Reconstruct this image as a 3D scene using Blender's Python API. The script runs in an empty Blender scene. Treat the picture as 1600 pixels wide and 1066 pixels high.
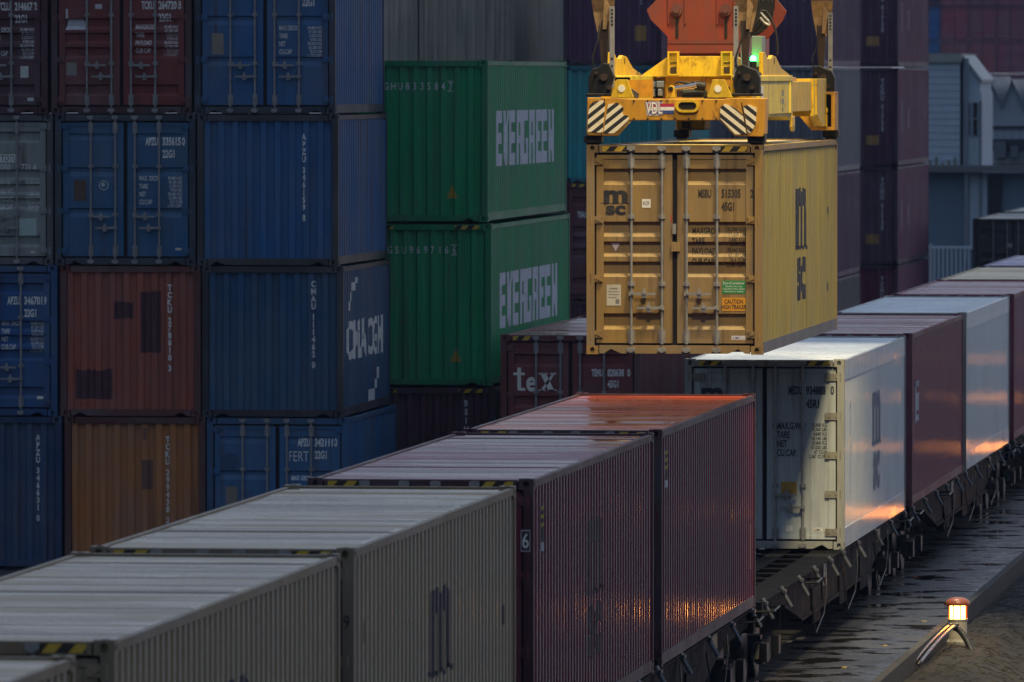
import bpy, bmesh, math, random
from mathutils import Vector, Matrix
random.seed(7)
C = bpy.context.scene
COL = C.collection
R = math.radians

# ------------------------------------------------------------------ camera
CAM_H = 8.45
cam_d = bpy.data.cameras.new('camera')
cam = bpy.data.objects.new('camera', cam_d); COL.objects.link(cam)
cam.location = (0, 0, CAM_H)
cam.rotation_euler = (math.pi/2 - 0.03032, 0, 0.12178)
cam_d.sensor_width = 36; cam_d.lens = 306
cam_d.clip_start = 1; cam_d.clip_end = 6000
cam_d.dof.use_dof = True; cam_d.dof.focus_distance = 121.0; cam_d.dof.aperture_fstop = 5.0
C.camera = cam

# ------------------------------------------------------------------ sky, dusk light, exposure
SUN_EL, SUN_AZ = R(3.0), R(35)          # azimuth from +Y towards +X
w = bpy.data.worlds.new('World'); C.world = w; w.use_nodes = True
nt = w.node_tree; nt.nodes.clear()
out = nt.nodes.new('ShaderNodeOutputWorld'); bg = nt.nodes.new('ShaderNodeBackground')
sky = nt.nodes.new('ShaderNodeTexSky'); sky.sky_type = 'NISHITA'; sky.sun_disc = False
sky.sun_elevation = SUN_EL; sky.sun_rotation = SUN_AZ
sky.air_density = 1.6; sky.dust_density = 0.6; sky.ozone_density = 4.0
tc = nt.nodes.new('ShaderNodeTexCoord'); sep = nt.nodes.new('ShaderNodeSeparateXYZ')
ramp = nt.nodes.new('ShaderNodeMapRange')       # overcast: the zenith is brighter than the horizon
ramp.inputs['From Min'].default_value = 0.0; ramp.inputs['From Max'].default_value = 1.0
ramp.inputs['To Min'].default_value = 0.33; ramp.inputs['To Max'].default_value = 2.1
mul = nt.nodes.new('ShaderNodeMix'); mul.data_type = 'RGBA'; mul.blend_type = 'MIX'
mul.inputs['Factor'].default_value = 0.7        # cloud cover evens out the colour of the clear sky
mul.inputs[7].default_value = (0.76, 0.90, 1.18, 1)
m2 = nt.nodes.new('ShaderNodeVectorMath'); m2.operation = 'SCALE'
nt.links.new(sky.outputs[0], mul.inputs[6])
nt.links.new(tc.outputs['Generated'], sep.inputs[0]); nt.links.new(sep.outputs['Z'], ramp.inputs['Value'])
nt.links.new(mul.outputs[2], m2.inputs[0]); nt.links.new(ramp.outputs[0], m2.inputs['Scale'])
glow = nt.nodes.new('ShaderNodeMapRange')       # the last daylight stands in the sky ahead, over the far stacks
glow.interpolation_type = 'SMOOTHSTEP'
glow.inputs['From Min'].default_value = 0.35; glow.inputs['From Max'].default_value = 1.0
glow.inputs['To Min'].default_value = 0.0; glow.inputs['To Max'].default_value = 1.35
g2 = nt.nodes.new('ShaderNodeVectorMath'); g2.operation = 'SCALE'; g2.inputs[0].default_value = (.82, .91, 1.13)
ad = nt.nodes.new('ShaderNodeVectorMath'); ad.operation = 'ADD'
nt.links.new(sep.outputs['Y'], glow.inputs['Value']); nt.links.new(glow.outputs[0], g2.inputs['Scale'])
nt.links.new(m2.outputs[0], ad.inputs[0]); nt.links.new(g2.outputs[0], ad.inputs[1])
nt.links.new(ad.outputs[0], bg.inputs['Color']); nt.links.new(bg.outputs[0], out.inputs[0])
bg.inputs['Strength'].default_value = 0.09
C.view_settings.view_transform = 'Standard'; C.view_settings.look = 'None'
C.view_settings.exposure = 1.6; C.view_settings.gamma = 1; C.view_settings.use_curve_mapping = False
C.cycles.max_bounces = 5; C.cycles.diffuse_bounces = 2; C.cycles.glossy_bounces = 3
C.cycles.volume_bounces = 0; C.cycles.transmission_bounces = 2
C.cycles.sample_clamp_indirect = 4; C.cycles.caustics_reflective = False; C.cycles.caustics_refractive = False

sun_d = bpy.data.lights.new('sun', 'SUN'); sun = bpy.data.objects.new('sun', sun_d); COL.objects.link(sun)
sun_d.energy = 0.03; sun_d.angle = R(20); sun_d.color = (1, .8, .72)
sun.rotation_euler = Vector((math.sin(SUN_AZ)*math.cos(R(12)), math.cos(SUN_AZ)*math.cos(R(12)), math.sin(R(12)))).to_track_quat('Z', 'Y').to_euler()

def spot(name, loc, tgt, power, cone, col, size=0.5, blend=.5):      # the crane's floodlights, on the trolley girder high above the lifted container
    d = bpy.data.lights.new(name, 'SPOT'); o = bpy.data.objects.new(name, d); COL.objects.link(o)
    d.energy = power; d.spot_size = R(cone); d.spot_blend = blend; d.color = col; d.shadow_soft_size = size
    o.location = loc; o.rotation_euler = (Vector(loc)-Vector(tgt)).to_track_quat('Z', 'Y').to_euler()
    return o
WARM = (1.0, .78, .40)
spot('crane_floodlight', (-5.3, 113.5, 31), (-12.0, 124.0, 6), 17500, 38, WARM, 1.9)
spot('crane_floodlight', (-8.5, 96.0, 31), (-12.3, 121.0, 7), 7400, 20, WARM, 1.0)
spot('crane_floodlight', (-12.6, 141.0, 30), (-12.3, 135.0, 4), 8000, 30, (1, .86, .6))

# ------------------------------------------------------------------ mesh helpers
def link(o, parent=None):
    COL.objects.link(o)
    if parent is not None: o.parent = parent
    return o
def empty(name, loc, rz=0):
    o = bpy.data.objects.new(name, None); o.empty_display_size = .3
    o.location = loc; o.rotation_euler = (0, 0, rz); return link(o)
def tag(o, label=None, cat=None, group=None, kind=None):
    if label: o['label'] = label
    if cat: o['category'] = cat
    if group: o['group'] = group
    if kind: o['kind'] = kind
    return o
class MB:
    def __init__(s): s.v = []; s.f = []
    def add(s, vs, fs):
        b = len(s.v); s.v += [tuple(v) for v in vs]; s.f += [tuple(b+i for i in f) for f in fs]; return s
    def box(s, x0, x1, y0, y1, z0, z1):
        return s.add([(x0,y0,z0),(x1,y0,z0),(x1,y1,z0),(x0,y1,z0),(x0,y0,z1),(x1,y0,z1),(x1,y1,z1),(x0,y1,z1)],
                     [(3,2,1,0),(4,5,6,7),(0,1,5,4),(1,2,6,5),(2,3,7,6),(3,0,4,7)])
    def prism(s, poly, a0, a1, axis='y'):        # poly in the other two axes: y -> (x,z), x -> (y,z), z -> (x,y)
        def p(u, v, a): return {'y': (u, a, v), 'x': (a, u, v), 'z': (u, v, a)}[axis]
        n = len(poly); vs = [p(u, v, a0) for u, v in poly] + [p(u, v, a1) for u, v in poly]
        fs = [tuple(range(n)), tuple(range(2*n-1, n-1, -1))] + [(i, i+n, (i+1) % n+n, (i+1) % n) for i in range(n)]
        return s.add(vs, fs)
    def cyl(s, p0, p1, r, n=10, r2=None, caps=True):
        p0 = Vector(p0); p1 = Vector(p1); r2 = r if r2 is None else r2
        q = (p1-p0).to_track_quat('Z', 'Y'); vs = []
        for p, rr in ((p0, r), (p1, r2)):
            for i in range(n):
                a = 2*math.pi*i/n; vs.append(p + q @ Vector((rr*math.cos(a), rr*math.sin(a), 0)))
        fs = [(i, (i+1) % n, n+(i+1) % n, n+i) for i in range(n)]
        if caps: fs += [tuple(range(n-1, -1, -1)), tuple(range(n, 2*n))]
        return s.add(vs, fs)
    def tube(s, pts, r, n=8):
        for a, b in zip(pts[:-1], pts[1:]): s.cyl(a, b, r, n)
        return s
    def sweep(s, pts, r, n=10):                   # one smooth tube along a path
        pts = [Vector(p) for p in pts]; vs = []; fs = []
        for i, p in enumerate(pts):
            d = (pts[min(i+1, len(pts)-1)]-pts[max(i-1, 0)]).normalized(); a = d.cross(Vector((.31, .12, .94))).normalized(); b = d.cross(a)
            for k in range(n):
                t = 2*math.pi*k/n; vs.append(p+a*(r*math.cos(t))+b*(r*math.sin(t)))
            if i:
                for k in range(n): fs.append(((i-1)*n+k, (i-1)*n+(k+1) % n, i*n+(k+1) % n, i*n+k))
        fs += [tuple(range(n)), tuple(range((len(pts)-1)*n, len(pts)*n))]
        return s.add(vs, fs)
    def lathe(s, prof, c, n=20):                  # profile (r,z) about the vertical axis at c
        vs = []; fs = []
        for r, z in prof:
            for i in range(n):
                a = 2*math.pi*i/n; vs.append((c[0]+r*math.cos(a), c[1]+r*math.sin(a), c[2]+z))
        for k in range(len(prof)-1):
            for i in range(n): fs.append((k*n+i, k*n+(i+1) % n, (k+1)*n+(i+1) % n, (k+1)*n+i))
        return s.add(vs, fs)
    def mesh(s, name, mat, smooth=False):
        me = bpy.data.meshes.new(name); me.from_pydata(s.v, [], s.f)
        for m in (mat if isinstance(mat, (list, tuple)) else [mat]): me.materials.append(m)
        if smooth: me.polygons.foreach_set('use_smooth', [True]*len(me.polygons))
        me.update(); return me
    def build(s, name, mat, parent=None, color=None, bevel=0, smooth=False):
        o = bpy.data.objects.new(name, s.mesh(name, mat, smooth))
        if color: o.color = (*color, 1)
        if bevel:
            b = o.modifiers.new('bevel', 'BEVEL'); b.width = bevel; b.segments = 2; b.limit_method = 'ANGLE'; b.angle_limit = R(40)
        return link(o, parent)

# ------------------------------------------------------------------ materials
def mat(name):
    m = bpy.data.materials.new(name); m.use_nodes = True
    return m, m.node_tree, m.node_tree.nodes['Principled BSDF']
def N(nt, t, **kw):
    n = nt.nodes.new(t)
    for k, v in kw.items(): setattr(n, k, v)
    return n
def noise(nt, scale, vec=(1, 1, 1), detail=4, rough=.6, rnd=True):
    tc = N(nt, 'ShaderNodeTexCoord'); mp = N(nt, 'ShaderNodeMapping'); nz = N(nt, 'ShaderNodeTexNoise')
    mp.inputs['Scale'].default_value = vec
    nt.links.new(tc.outputs['Object'], mp.inputs['Vector'])
    nz.inputs['Scale'].default_value = scale; nz.inputs['Detail'].default_value = detail; nz.inputs['Roughness'].default_value = rough
    if rnd:
        oi = N(nt, 'ShaderNodeObjectInfo'); ml = N(nt, 'ShaderNodeMath', operation='MULTIPLY'); ml.inputs[1].default_value = 57.0
        nt.links.new(oi.outputs['Random'], ml.inputs[0]); nz.noise_dimensions = '4D'; nt.links.new(ml.outputs[0], nz.inputs['W'])
    nt.links.new(mp.outputs[0], nz.inputs['Vector']); return nz.outputs['Fac']
def rng(nt, v, a, b, c, d):
    r = N(nt, 'ShaderNodeMapRange'); r.inputs['From Min'].default_value = a; r.inputs['From Max'].default_value = b
    r.inputs['To Min'].default_value = c; r.inputs['To Max'].default_value = d
    nt.links.new(v, r.inputs['Value']); return r.outputs[0]
def mix(nt, fac, a, b, mode='MIX'):
    m = N(nt, 'ShaderNodeMix', data_type='RGBA', blend_type=mode)
    for sock, v in ((m.inputs['Factor'], fac), (m.inputs[6], a), (m.inputs[7], b)):
        if isinstance(v, (int, float)): sock.default_value = v
        elif isinstance(v, tuple): sock.default_value = (*v, 1) if len(v) == 3 else v
        else: nt.links.new(v, sock)
    return m.outputs[2]
def bump(nt, b, h, strength, dist):
    n = N(nt, 'ShaderNodeBump'); n.inputs['Strength'].default_value = strength; n.inputs['Distance'].default_value = dist
    nt.links.new(h, n.inputs['Height']); nt.links.new(n.outputs[0], b.inputs['Normal'])

def paint(name, rough=(.3, .55), dirt=.35, rust=.25, wave=None, spec=.5, streak=(7, 7, .5), rustcol=(.10, .045, .03), runs=0, wet=False, spk=3.2, rth=(.61, .72), fade=0):
    m, nt, b = mat(name)
    oi = N(nt, 'ShaderNodeObjectInfo')
    st = noise(nt, 1.0, streak, 5, .65)
    bl = noise(nt, .9, (1, 1, 1), 4, .6)
    c = mix(nt, rng(nt, st, .35, .75, 0, dirt), oi.outputs['Color'], mix(nt, .55, oi.outputs['Color'], (.055, .05, .045)))
    c = mix(nt, rng(nt, bl, .25, .75, .18, -.0), c, (.35, .35, .35), 'MULTIPLY')
    sp = noise(nt, spk, (1, 1, .6), 7, .72)
    c = mix(nt, rng(nt, sp, rth[0], rth[1], 0, rust), c, rustcol)
    if fade:                                       # chalked, sun-bleached areas
        fd = noise(nt, .7, (1, 1, .7), 6, .6)
        c = mix(nt, rng(nt, fd, .42, .68, 0, fade), c, (.17, .19, .21))
    if runs:                                       # rust runs down the ribs and grime
        rn = noise(nt, 1.0, (6, 6, .22), 6, .7)
        c = mix(nt, rng(nt, rn, .55, .70, 0, runs), c, (.085, .05, .036))
    if wet:                                        # rain water standing in patches: dark, mirror smooth
        wt = noise(nt, .55, (.45, 1.6, 1), 5, .6)
        c = mix(nt, rng(nt, wt, .46, .56, 0, .45), c, (.25, .25, .25), 'MULTIPLY')
        bl = rng(nt, wt, .44, .56, .7, .3)
    nt.links.new(c, b.inputs['Base Color'])
    nt.links.new(rng(nt, bl, .3, .7, rough[0], rough[1]), b.inputs['Roughness'])
    b.inputs['Specular IOR Level'].default_value = spec
    if wave: bump(nt, b, noise(nt, wave[0], wave[1], 2, .5), wave[2], wave[3])
    return m
M_paint = paint('weathered_paint', rough=(.45, .65), spec=.3, dirt=.75, rust=.55, runs=.75, fade=.38, wave=(1.2, (1, 1, 1), .25, .02))
M_fresh = paint('clean_paint', rough=(.3, .45), dirt=.12, rust=.05)
M_side = paint('glossy_side_paint', spec=.38, rough=(.10, .2), dirt=.25, rust=.10, wave=(2.6, (1, 1.6, .03), .3, .03), streak=(1, 2.5, .3))
M_reefer = paint('white_reefer_paint', rough=(.09, .16), dirt=.15, rust=.03, wave=(5, (1, 1.6, .03), .4, .02), streak=(1, 2.0, .3))
M_roof = paint('wet_roof_paint', rough=(.05, .38), wet=True, dirt=.3, rust=.25, spec=.24, streak=(1, 1.3, 1), wave=(1.0, (1, 2, 1), .12, .02))
M_mach = paint('machine_paint', rough=(.35, .6), dirt=.8, rust=.9, spk=7, rth=(.54, .68), runs=.55, streak=(9, 9, 1.6), rustcol=(.12, .04, .015))
def plain(name, col, rough, metal=0, var=.3, nscale=6, spec=.5):
    m, nt, b = mat(name)
    nz = noise(nt, nscale, (1, 1, 1), 5, .65)
    nt.links.new(mix(nt, rng(nt, nz, .3, .7, 0, 1), col, tuple(c*(1-var) for c in col)), b.inputs['Base Color'])
    nt.links.new(rng(nt, nz, .3, .7, rough*.8, min(1, rough*1.25)), b.inputs['Roughness'])
    b.inputs['Metallic'].default_value = metal; b.inputs['Specular IOR Level'].default_value = spec
    return m
M_steel = plain('galvanised_steel', (.36, .36, .38), .4, .25, .4, 9)
M_black = plain('black_rubber', (.012, .012, .013), .6)
M_dark = plain('dark_greasy_steel', (.010, .0095, .009), .5, .2, .5)
M_darkpaint = plain('dark_wagon_paint', (.004, .0038, .0036), .75, 0, .5, 3, .12)
M_rusty = plain('rusty_steel', (.075, .05, .036), .5, .4, .5, 12)
M_tan = plain('worn_tan_steel', (.42, .27, .14), .45, .25, .55, 14)
M_rail = plain('worn_wagon_steel', (.014, .0145, .016), .4, .5, .5, 12)
M_spig = plain('dull_zinc_steel', (.10, .105, .12), .35, .3, .4, 9)
M_chrome = plain('chromed_rod', (.6, .58, .55), .2, 1, .2)
def marking(name, wear):
    m, nt, b = mat(name)
    oi = N(nt, 'ShaderNodeObjectInfo'); nz = noise(nt, 9, (1, 1, 1), 6, .7)
    nt.links.new(mix(nt, rng(nt, nz, .45, .7, 0, wear), oi.outputs['Color'], (.12, .11, .10)), b.inputs['Base Color'])
    b.inputs['Roughness'].default_value = .5
    return m
M_mark = marking('lettering_paint', .3)
def hazard(name, a, bcol, per, dirx, dirz, wear=.5):
    m, nt, b = mat(name)
    tc = N(nt, 'ShaderNodeTexCoord'); sp = N(nt, 'ShaderNodeSeparateXYZ'); nt.links.new(tc.outputs['Object'], sp.inputs[0])
    def ml(o, k):
        n = N(nt, 'ShaderNodeMath', operation='MULTIPLY'); nt.links.new(sp.outputs[o], n.inputs[0]); n.inputs[1].default_value = k/per; return n.outputs[0]
    ad = N(nt, 'ShaderNodeMath', operation='ADD'); nt.links.new(ml('X', dirx), ad.inputs[0]); nt.links.new(ml('Z', dirz), ad.inputs[1])
    fr = N(nt, 'ShaderNodeMath', operation='FRACT'); nt.links.new(ad.outputs[0], fr.inputs[0])
    gt = N(nt, 'ShaderNodeMath', operation='GREATER_THAN'); nt.links.new(fr.outputs[0], gt.inputs[0]); gt.inputs[1].default_value = .5
    nz = noise(nt, 11, (1, 1, 1), 7, .75)
    c = mix(nt, gt.outputs[0], a, bcol)
    c = mix(nt, rng(nt, nz, .55, .66, 0, wear), c, (.28, .17, .09))
    nt.links.new(c, b.inputs['Base Color']); b.inputs['Roughness'].default_value = .55
    return m
M_hazL = hazard('hazard_stripes_rising', (.72, .66, .52), (.015, .015, .02), .105, -.62, .78)
M_hazR = hazard('hazard_stripes_falling', (.72, .66, .52), (.015, .015, .02), .105, .62, .78)
M_yb = hazard('yellow_black_header_stripes', (.55, .36, .03), (.012, .012, .012), .16, -.75, .66, .3)
def emit(name, col, strength):
    m, nt, b = mat(name)
    b.inputs['Base Color'].default_value = (*col, 1)
    b.inputs['Emission Color'].default_value = (*col, 1); b.inputs['Emission Strength'].default_value = strength
    return m

# ------------------------------------------------------------------ lettering
_tc = {}
def text_mesh(s, bold):
    k = (s, bold)
    if k not in _tc:
        cu = bpy.data.curves.new('t', 'FONT'); cu.body = s; cu.size = 1; cu.offset = bold; cu.resolution_u = 3; cu.fill_mode = 'FRONT'
        ob = bpy.data.objects.new('t', cu); COL.objects.link(ob)
        dg = bpy.context.evaluated_depsgraph_get()
        me = bpy.data.meshes.new_from_object(ob.evaluated_get(dg))
        vs = [tuple(v.co) for v in me.vertices]; fs = [tuple(p.vertices) for p in me.polygons]
        bpy.data.objects.remove(ob); bpy.data.curves.remove(cu); bpy.data.meshes.remove(me)
        _tc[k] = (vs, fs)
    return _tc[k]
CAP = max(v[1] for v in text_mesh('H', 0)[0])
class Flat:                                   # flat shapes in a (u,v) plane: lettering, logos, stickers
    def __init__(s): s.v = []; s.f = []
    def poly(s, pts):
        b = len(s.v); s.v += [tuple(p[:2]) for p in pts]; s.f.append(tuple(range(b, b+len(pts)))); return s
    def rect(s, u0, v0, u1, v1): return s.poly([(u0, v0), (u1, v0), (u1, v1), (u0, v1)])
    def disc(s, u, v, r, n=20, r2=None): return s.poly([(u+r*math.cos(2*math.pi*i/n), v+(r2 or r)*math.sin(2*math.pi*i/n)) for i in range(n)])
    def text(s, t, u, v, h, sx=.8, bold=.0, align='l', width=None):
        vs, fs = text_mesh(t, bold)
        if not vs: return s
        x0 = min(p[0] for p in vs); x1 = max(p[0] for p in vs); k = h/CAP; kx = k*sx
        if width: kx = width/(x1-x0)
        o = {'l': x0, 'c': (x0+x1)/2, 'r': x1}[align]; b = len(s.v)
        s.v += [(u+(p[0]-o)*kx, v+p[1]*k) for p in vs]; s.f += [tuple(b+i for i in f) for f in fs]; return s
    def column(s, t, u, v, h, pitch, sx=.78, bold=.05):   # letters stacked downwards from v
        for ch in t:
            if ch != ' ': s.text(ch, u, v-h, h, sx, bold, 'c')
            v -= pitch if ch != ' ' else pitch*.45
        return s
    def shape(s, place, name, parent, color, mat=None, cuts=(), axis=0):
        bm = bmesh.new(); bv = [bm.verts.new((x, y, 0)) for x, y in s.v]
        for f in s.f:
            try: bm.faces.new([bv[i] for i in f])
            except ValueError: pass
        if cuts:
            lo = min(p[axis] for p in s.v); hi = max(p[axis] for p in s.v); no = (1, 0, 0) if axis == 0 else (0, 1, 0)
            for c in cuts:
                if lo < c < hi:
                    bmesh.ops.bisect_plane(bm, geom=bm.verts[:]+bm.edges[:]+bm.faces[:], plane_co=(c, 0, 0) if axis == 0 else (0, c, 0), plane_no=no)
        for v in bm.verts: v.co = place(v.co.x, v.co.y)
        me = bpy.data.meshes.new(name); bm.to_mesh(me); bm.free(); me.materials.append(mat or M_mark)
        o = bpy.data.objects.new(name, me); o.color = (*color, 1)
        return link(o, parent)

# ------------------------------------------------------------------ shipping containers
W = 2.438
def profile(a, b, pitch, depth, frac=(.26, .24, .26, .24)):
    """trapezoid corrugation between a and b: list of (s, depth), plus a function"""
    n = max(1, round((b-a)/pitch)); p = (b-a)/n; pts = [(a, 0)]
    for i in range(n):
        s = a+i*p
        pts += [(s+p*frac[0], 0), (s+p*(frac[0]+frac[1]), depth), (s+p*(frac[0]+frac[1]+frac[2]), depth), (s+p, 0)]
    def f(s):
        t = (s-a)/p
        if t < 0 or t > n: return 0.0
        t -= math.floor(t)
        if t < frac[0]: return 0.0
        if t < frac[0]+frac[1]: return depth*(t-frac[0])/frac[1]
        if t < 1-frac[3]: return depth
        return depth*(1-t)/frac[3]
    return pts, f
def side_profile(L, reefer):
    if reefer: return profile(.13, L-.13, .12, .009, (.6, .13, .14, .13))
    return profile(.13, L-.13, .278, .036)
def end_profile(): return profile(-1.10, 1.10, .245, .045, (.38, .13, .37, .12))
SX = W/2 - .012
_mc = {}
def cached(key, fn):
    if key not in _mc: _mc[key] = fn()
    return _mc[key]
def m_frame(L, H, reefer):
    b = MB(); h = W/2; p = .11
    for y0, y1 in ((0, .10), (L-.10, L)):
        for x0, x1 in ((-h, -h+p), (h-p, h)): b.box(x0+.001, x1-.001, y0+.001, y1-.001, .118, H-.118)
    zt = H-.02
    rh = .30 if reefer else .075
    for s in (() if reefer else (-1, 1)):
        xa, xb = sorted((s*(h-.005), s*(h-.065)))
        b.box(xa, xb, .178, L-.178, zt-rh, zt)                       # top side rail
        xa, xb = sorted((s*(h-.006), s*(h-.066))); b.box(xa, xb, .178, L-.178, .02, .02+(.30 if reefer else .14))
    for y0, y1 in ((.004, .09), (L-.09, L-.004)): b.box(-h+.178, h-.178, y0, y1, H-.115, H-.012)  # headers
    b.box(-h+.178, h-.178, L-.09, L-.004, .012, .14)
    # near sill with the two fork-shaped notches
    b.prism([(-h+.178, .012), (-.98, .012), (-.88, .075), (-.74, .012), (.74, .012), (.88, .075), (.98, .012), (h-.178, .012), (h-.178, .125), (-h+.178, .125)], .004, .09)
    b.box(-h+.07, h-.07, .1, L-.1, .06, .10)
    k = int(L/.6)
    for i in range(1, k): b.box(-h+.07, h-.07, i*L/k-.03, i*L/k+.03, .02, .06)
    return b.mesh('frame', M_paint)
def m_rail(L, H, s):
    b = MB(); h = W/2
    xa, xb = sorted((s*(h-.005), s*(h-.065)))
    b.box(xa, xb, .178, L-.178, H-.32, H-.02); b.box(xa, xb, .178, L-.178, .02, .32); return b.mesh('side_rail', M_reefer)
def m_side(L, H, reefer, sgn, glossy):
    pts, f = side_profile(L, reefer); b = MB(); z0, z1 = (.30, H-.30) if reefer else (.155, H-.09)
    vs = []; fs = []
    for i, (s, d) in enumerate(pts):
        vs += [(sgn*(SX-d), s, z0), (sgn*(SX-d), s, z1)]
        if i: fs.append((2*i-2, 2*i, 2*i+1, 2*i-1))
    b.add(vs, fs); return b.mesh('side_wall', M_reefer if reefer else M_side if glossy else M_paint)
def m_end(H, y, sgn):
    pts, f = end_profile(); b = MB(); vs = []; fs = []
    for i, (s, d) in enumerate(pts):
        vs += [(s, y+sgn*(.03+d), .12), (s, y+sgn*(.03+d), H-.11)]
        if i: fs.append((2*i-2, 2*i, 2*i+1, 2*i-1))
    b.add(vs, fs); return b.mesh('end_wall', M_paint)
def m_roof(L, H, reefer, var):
    rnd = random.Random(100+var); b = MB(); vs = []; fs = []; row = []
    zt = H-.036; xs = [-1.16, -1.07, 1.07, 1.16]
    y = .12; k = 0; npan = max(1, round((L-.24)/1.045)); pl = (L-.24)/npan
    st = []
    for q in range(npan):
        y0 = .12+q*pl; dz = rnd.uniform(-.005, .004)
        if reefer:
            st += [(y0, 0), (y0+.02, .0012), (y0+pl-.02, .0012+dz*.1)]
            continue
        st.append((y0, -.004)); st.append((y0+.016, rnd.choice((.001, .004, .009))))
        st.append((y0+.035, dz*.3))
        m = 5; pp = (pl-.07)/m
        for i in range(m):
            s = y0+.035+i*pp; hh = rnd.choice((.003, .004, .005, .008))+rnd.uniform(-.001, .001)+dz*.3
            st += [(s+pp*.2, dz*.3), (s+pp*.42, hh), (s+pp*.66, hh), (s+pp*.88, dz*.3)]
        st.append((y0+pl-.03, dz*.3))
    st.append((L-.12, 0))
    for i, (s, z) in enumerate(st):
        vs += [(xs[0], s, zt), (xs[1], s, zt+z), (xs[2], s, zt+z), (xs[3], s, zt)]
        if i:
            for j in range(3): fs.append((4*i-4+j, 4*i-3+j, 4*i+1+j, 4*i+j))
    b.add(vs, fs)
    for y0, y1 in ((.09, .12), (L-.12, L-.09)): b.box(-1.16, 1.16, y0, y1, zt-.02, zt+.004)
    return b.mesh('roof', M_paint if reefer else M_roof)
def m_casting(sx, sy, sz):
    """steel corner block with an oval hole in its end, side and top face; origin at its outer corner"""
    b = MB(); dx, dy, dz = .162, .178, .118
    def face(o, U, V, nrm, w, h, rw, rh):
        n = 16; out = []; inn = []
        for i in range(n):
            a = 2*math.pi*i/n; c, s_ = math.cos(a), math.sin(a); k = min((w/2)/max(abs(c), 1e-6), (h/2)/max(abs(s_), 1e-6))
            k = min(k, math.hypot(w/2, h/2)) if False else k
            out.append((w/2+max(-w/2, min(w/2, c*k)), h/2+max(-h/2, min(h/2, s_*k)))); inn.append((w/2+rw*c, h/2+rh*s_))
        def P(u, v, d): return Vector(o)+Vector(U)*u+Vector(V)*v-Vector(nrm)*d
        cn = []
        vs = [P(u, v, 0) for u, v in out]+[P(u, v, 0) for u, v in inn]+[P(u, v, .05) for u, v in inn]
        fs = [(i, (i+1) % n, n+(i+1) % n, n+i) for i in range(n)]+[(n+i, n+(i+1) % n, 2*n+(i+1) % n, 2*n+i) for i in range(n)]+[tuple(range(2*n, 3*n))]
        b.add(vs, fs)
        for i in range(n):                       # the rectangle's own corners
            j = (i+1) % n; a, c2 = out[i], out[j]
            if abs(a[0]-c2[0]) > 1e-6 and abs(a[1]-c2[1]) > 1e-6:
                q = (a[0] if a[0] in (0, w) or abs(a[0]-w) < 1e-6 else c2[0], a[1] if abs(a[1]) < 1e-6 or abs(a[1]-h) < 1e-6 else c2[1])
                b.add([P(*a, 0), P(*q, 0), P(*c2, 0)], [(0, 1, 2)])
    X, Y, Z = Vector((-sx, 0, 0)), Vector((0, -sy, 0)), Vector((0, 0, -sz))
    face((0, 0, 0), X, Z, Vector((0, sy, 0)), dx, dz, .032, .04)
    face((0, 0, 0), Y, Z, Vector((sx, 0, 0)), dy, dz, .04, .028)
    face((0, 0, 0), X, Y, Vector((0, 0, sz)), dx, dy, .032, .062)
    o = X*dx+Y*dy+Z*dz
    b.add([o, o-X*dx, o-X*dx-Y*dy, o-Y*dy], [(0, 1, 2, 3)]); b.add([o, o-X*dx, o-X*dx-Z*dz, o-Z*dz], [(0, 1, 2, 3)]); b.add([o, o-Y*dy, o-Y*dy-Z*dz, o-Z*dz], [(0, 1, 2, 3)])
    return b.mesh('corner_casting', M_paint)
BANDS = [(2.56, 2.39, 2.335, .05), (1.83, 1.68, 1.62, .05), (1.555, 1.40, 1.345, .05), (1.28, 1.12, 1.065, .05), (.565, .40, .34, .05)]
LEDGE = [(1.68, 1.60, 1.52, .03), (.98, .90, .82, .03), (2.26, 2.2, 2.14, .015)]
DY = .05                                          # how far the door skin sits behind the frame's face
def door_depth(H, style):
    k = (H/2.896) if style == 'bands' else H/2.591
    bands = sorted([(a*k, b_*k, c*k, d) for a, b_, c, d in (BANDS if style == 'bands' else LEDGE if style == 'ledge' else [])])
    def f(z):
        for a, b_, c, d in bands:
            if c <= z <= b_: return d*(z-c)/(b_-c)
            if b_ < z <= a-.02: return d
            if a-.02 < z < a: return d*(a-z)/.02
        return 0.0
    cuts = []
    for a, b_, c, d in bands: cuts += [c, b_, a-.02, a]
    return sorted(cuts), f
def m_door(H, style, sgn):
    """one leaf; sgn -1 left, +1 right"""
    b = MB(); x0, x1 = (.035, 1.085); z0, z1 = .155, H-.145; cuts, f = door_depth(H, style)
    bx0, bx1 = x0+.115, x1-.10
    def bx(xa, xb, ya, yb, za, zb):
        if sgn < 0: xa, xb = -xb, -xa
        b.box(xa, xb, ya, yb, za, zb)
    bx(x0, bx0, DY-.012, DY+.055, z0, z1); bx(bx1, x1, DY-.012, DY+.055, z0, z1)
    bx(bx0, bx1, DY-.012, DY+.055, z1-.06, z1); bx(bx0, bx1, DY-.012, DY+.055, z0, z0+.05)
    zs = [z0+.05]+[c for c in cuts if z0+.06 < c < z1-.07]+[z1-.06]
    vs = []; fs = []
    for i, z in enumerate(zs):
        vs += [(sgn*bx0, DY+f(z), z), (sgn*bx1, DY+f(z), z)]
        if i: fs.append((2*i-2, 2*i-1, 2*i+1, 2*i))
    b.add(vs, fs); return b.mesh('door', M_paint)
def m_rod(H, reefer):
    b = MB(); b.cyl((0, 0, .03), (0, 0, H-.03), .019, 8)
    return b.mesh('lock_rod', M_steel)
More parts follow.
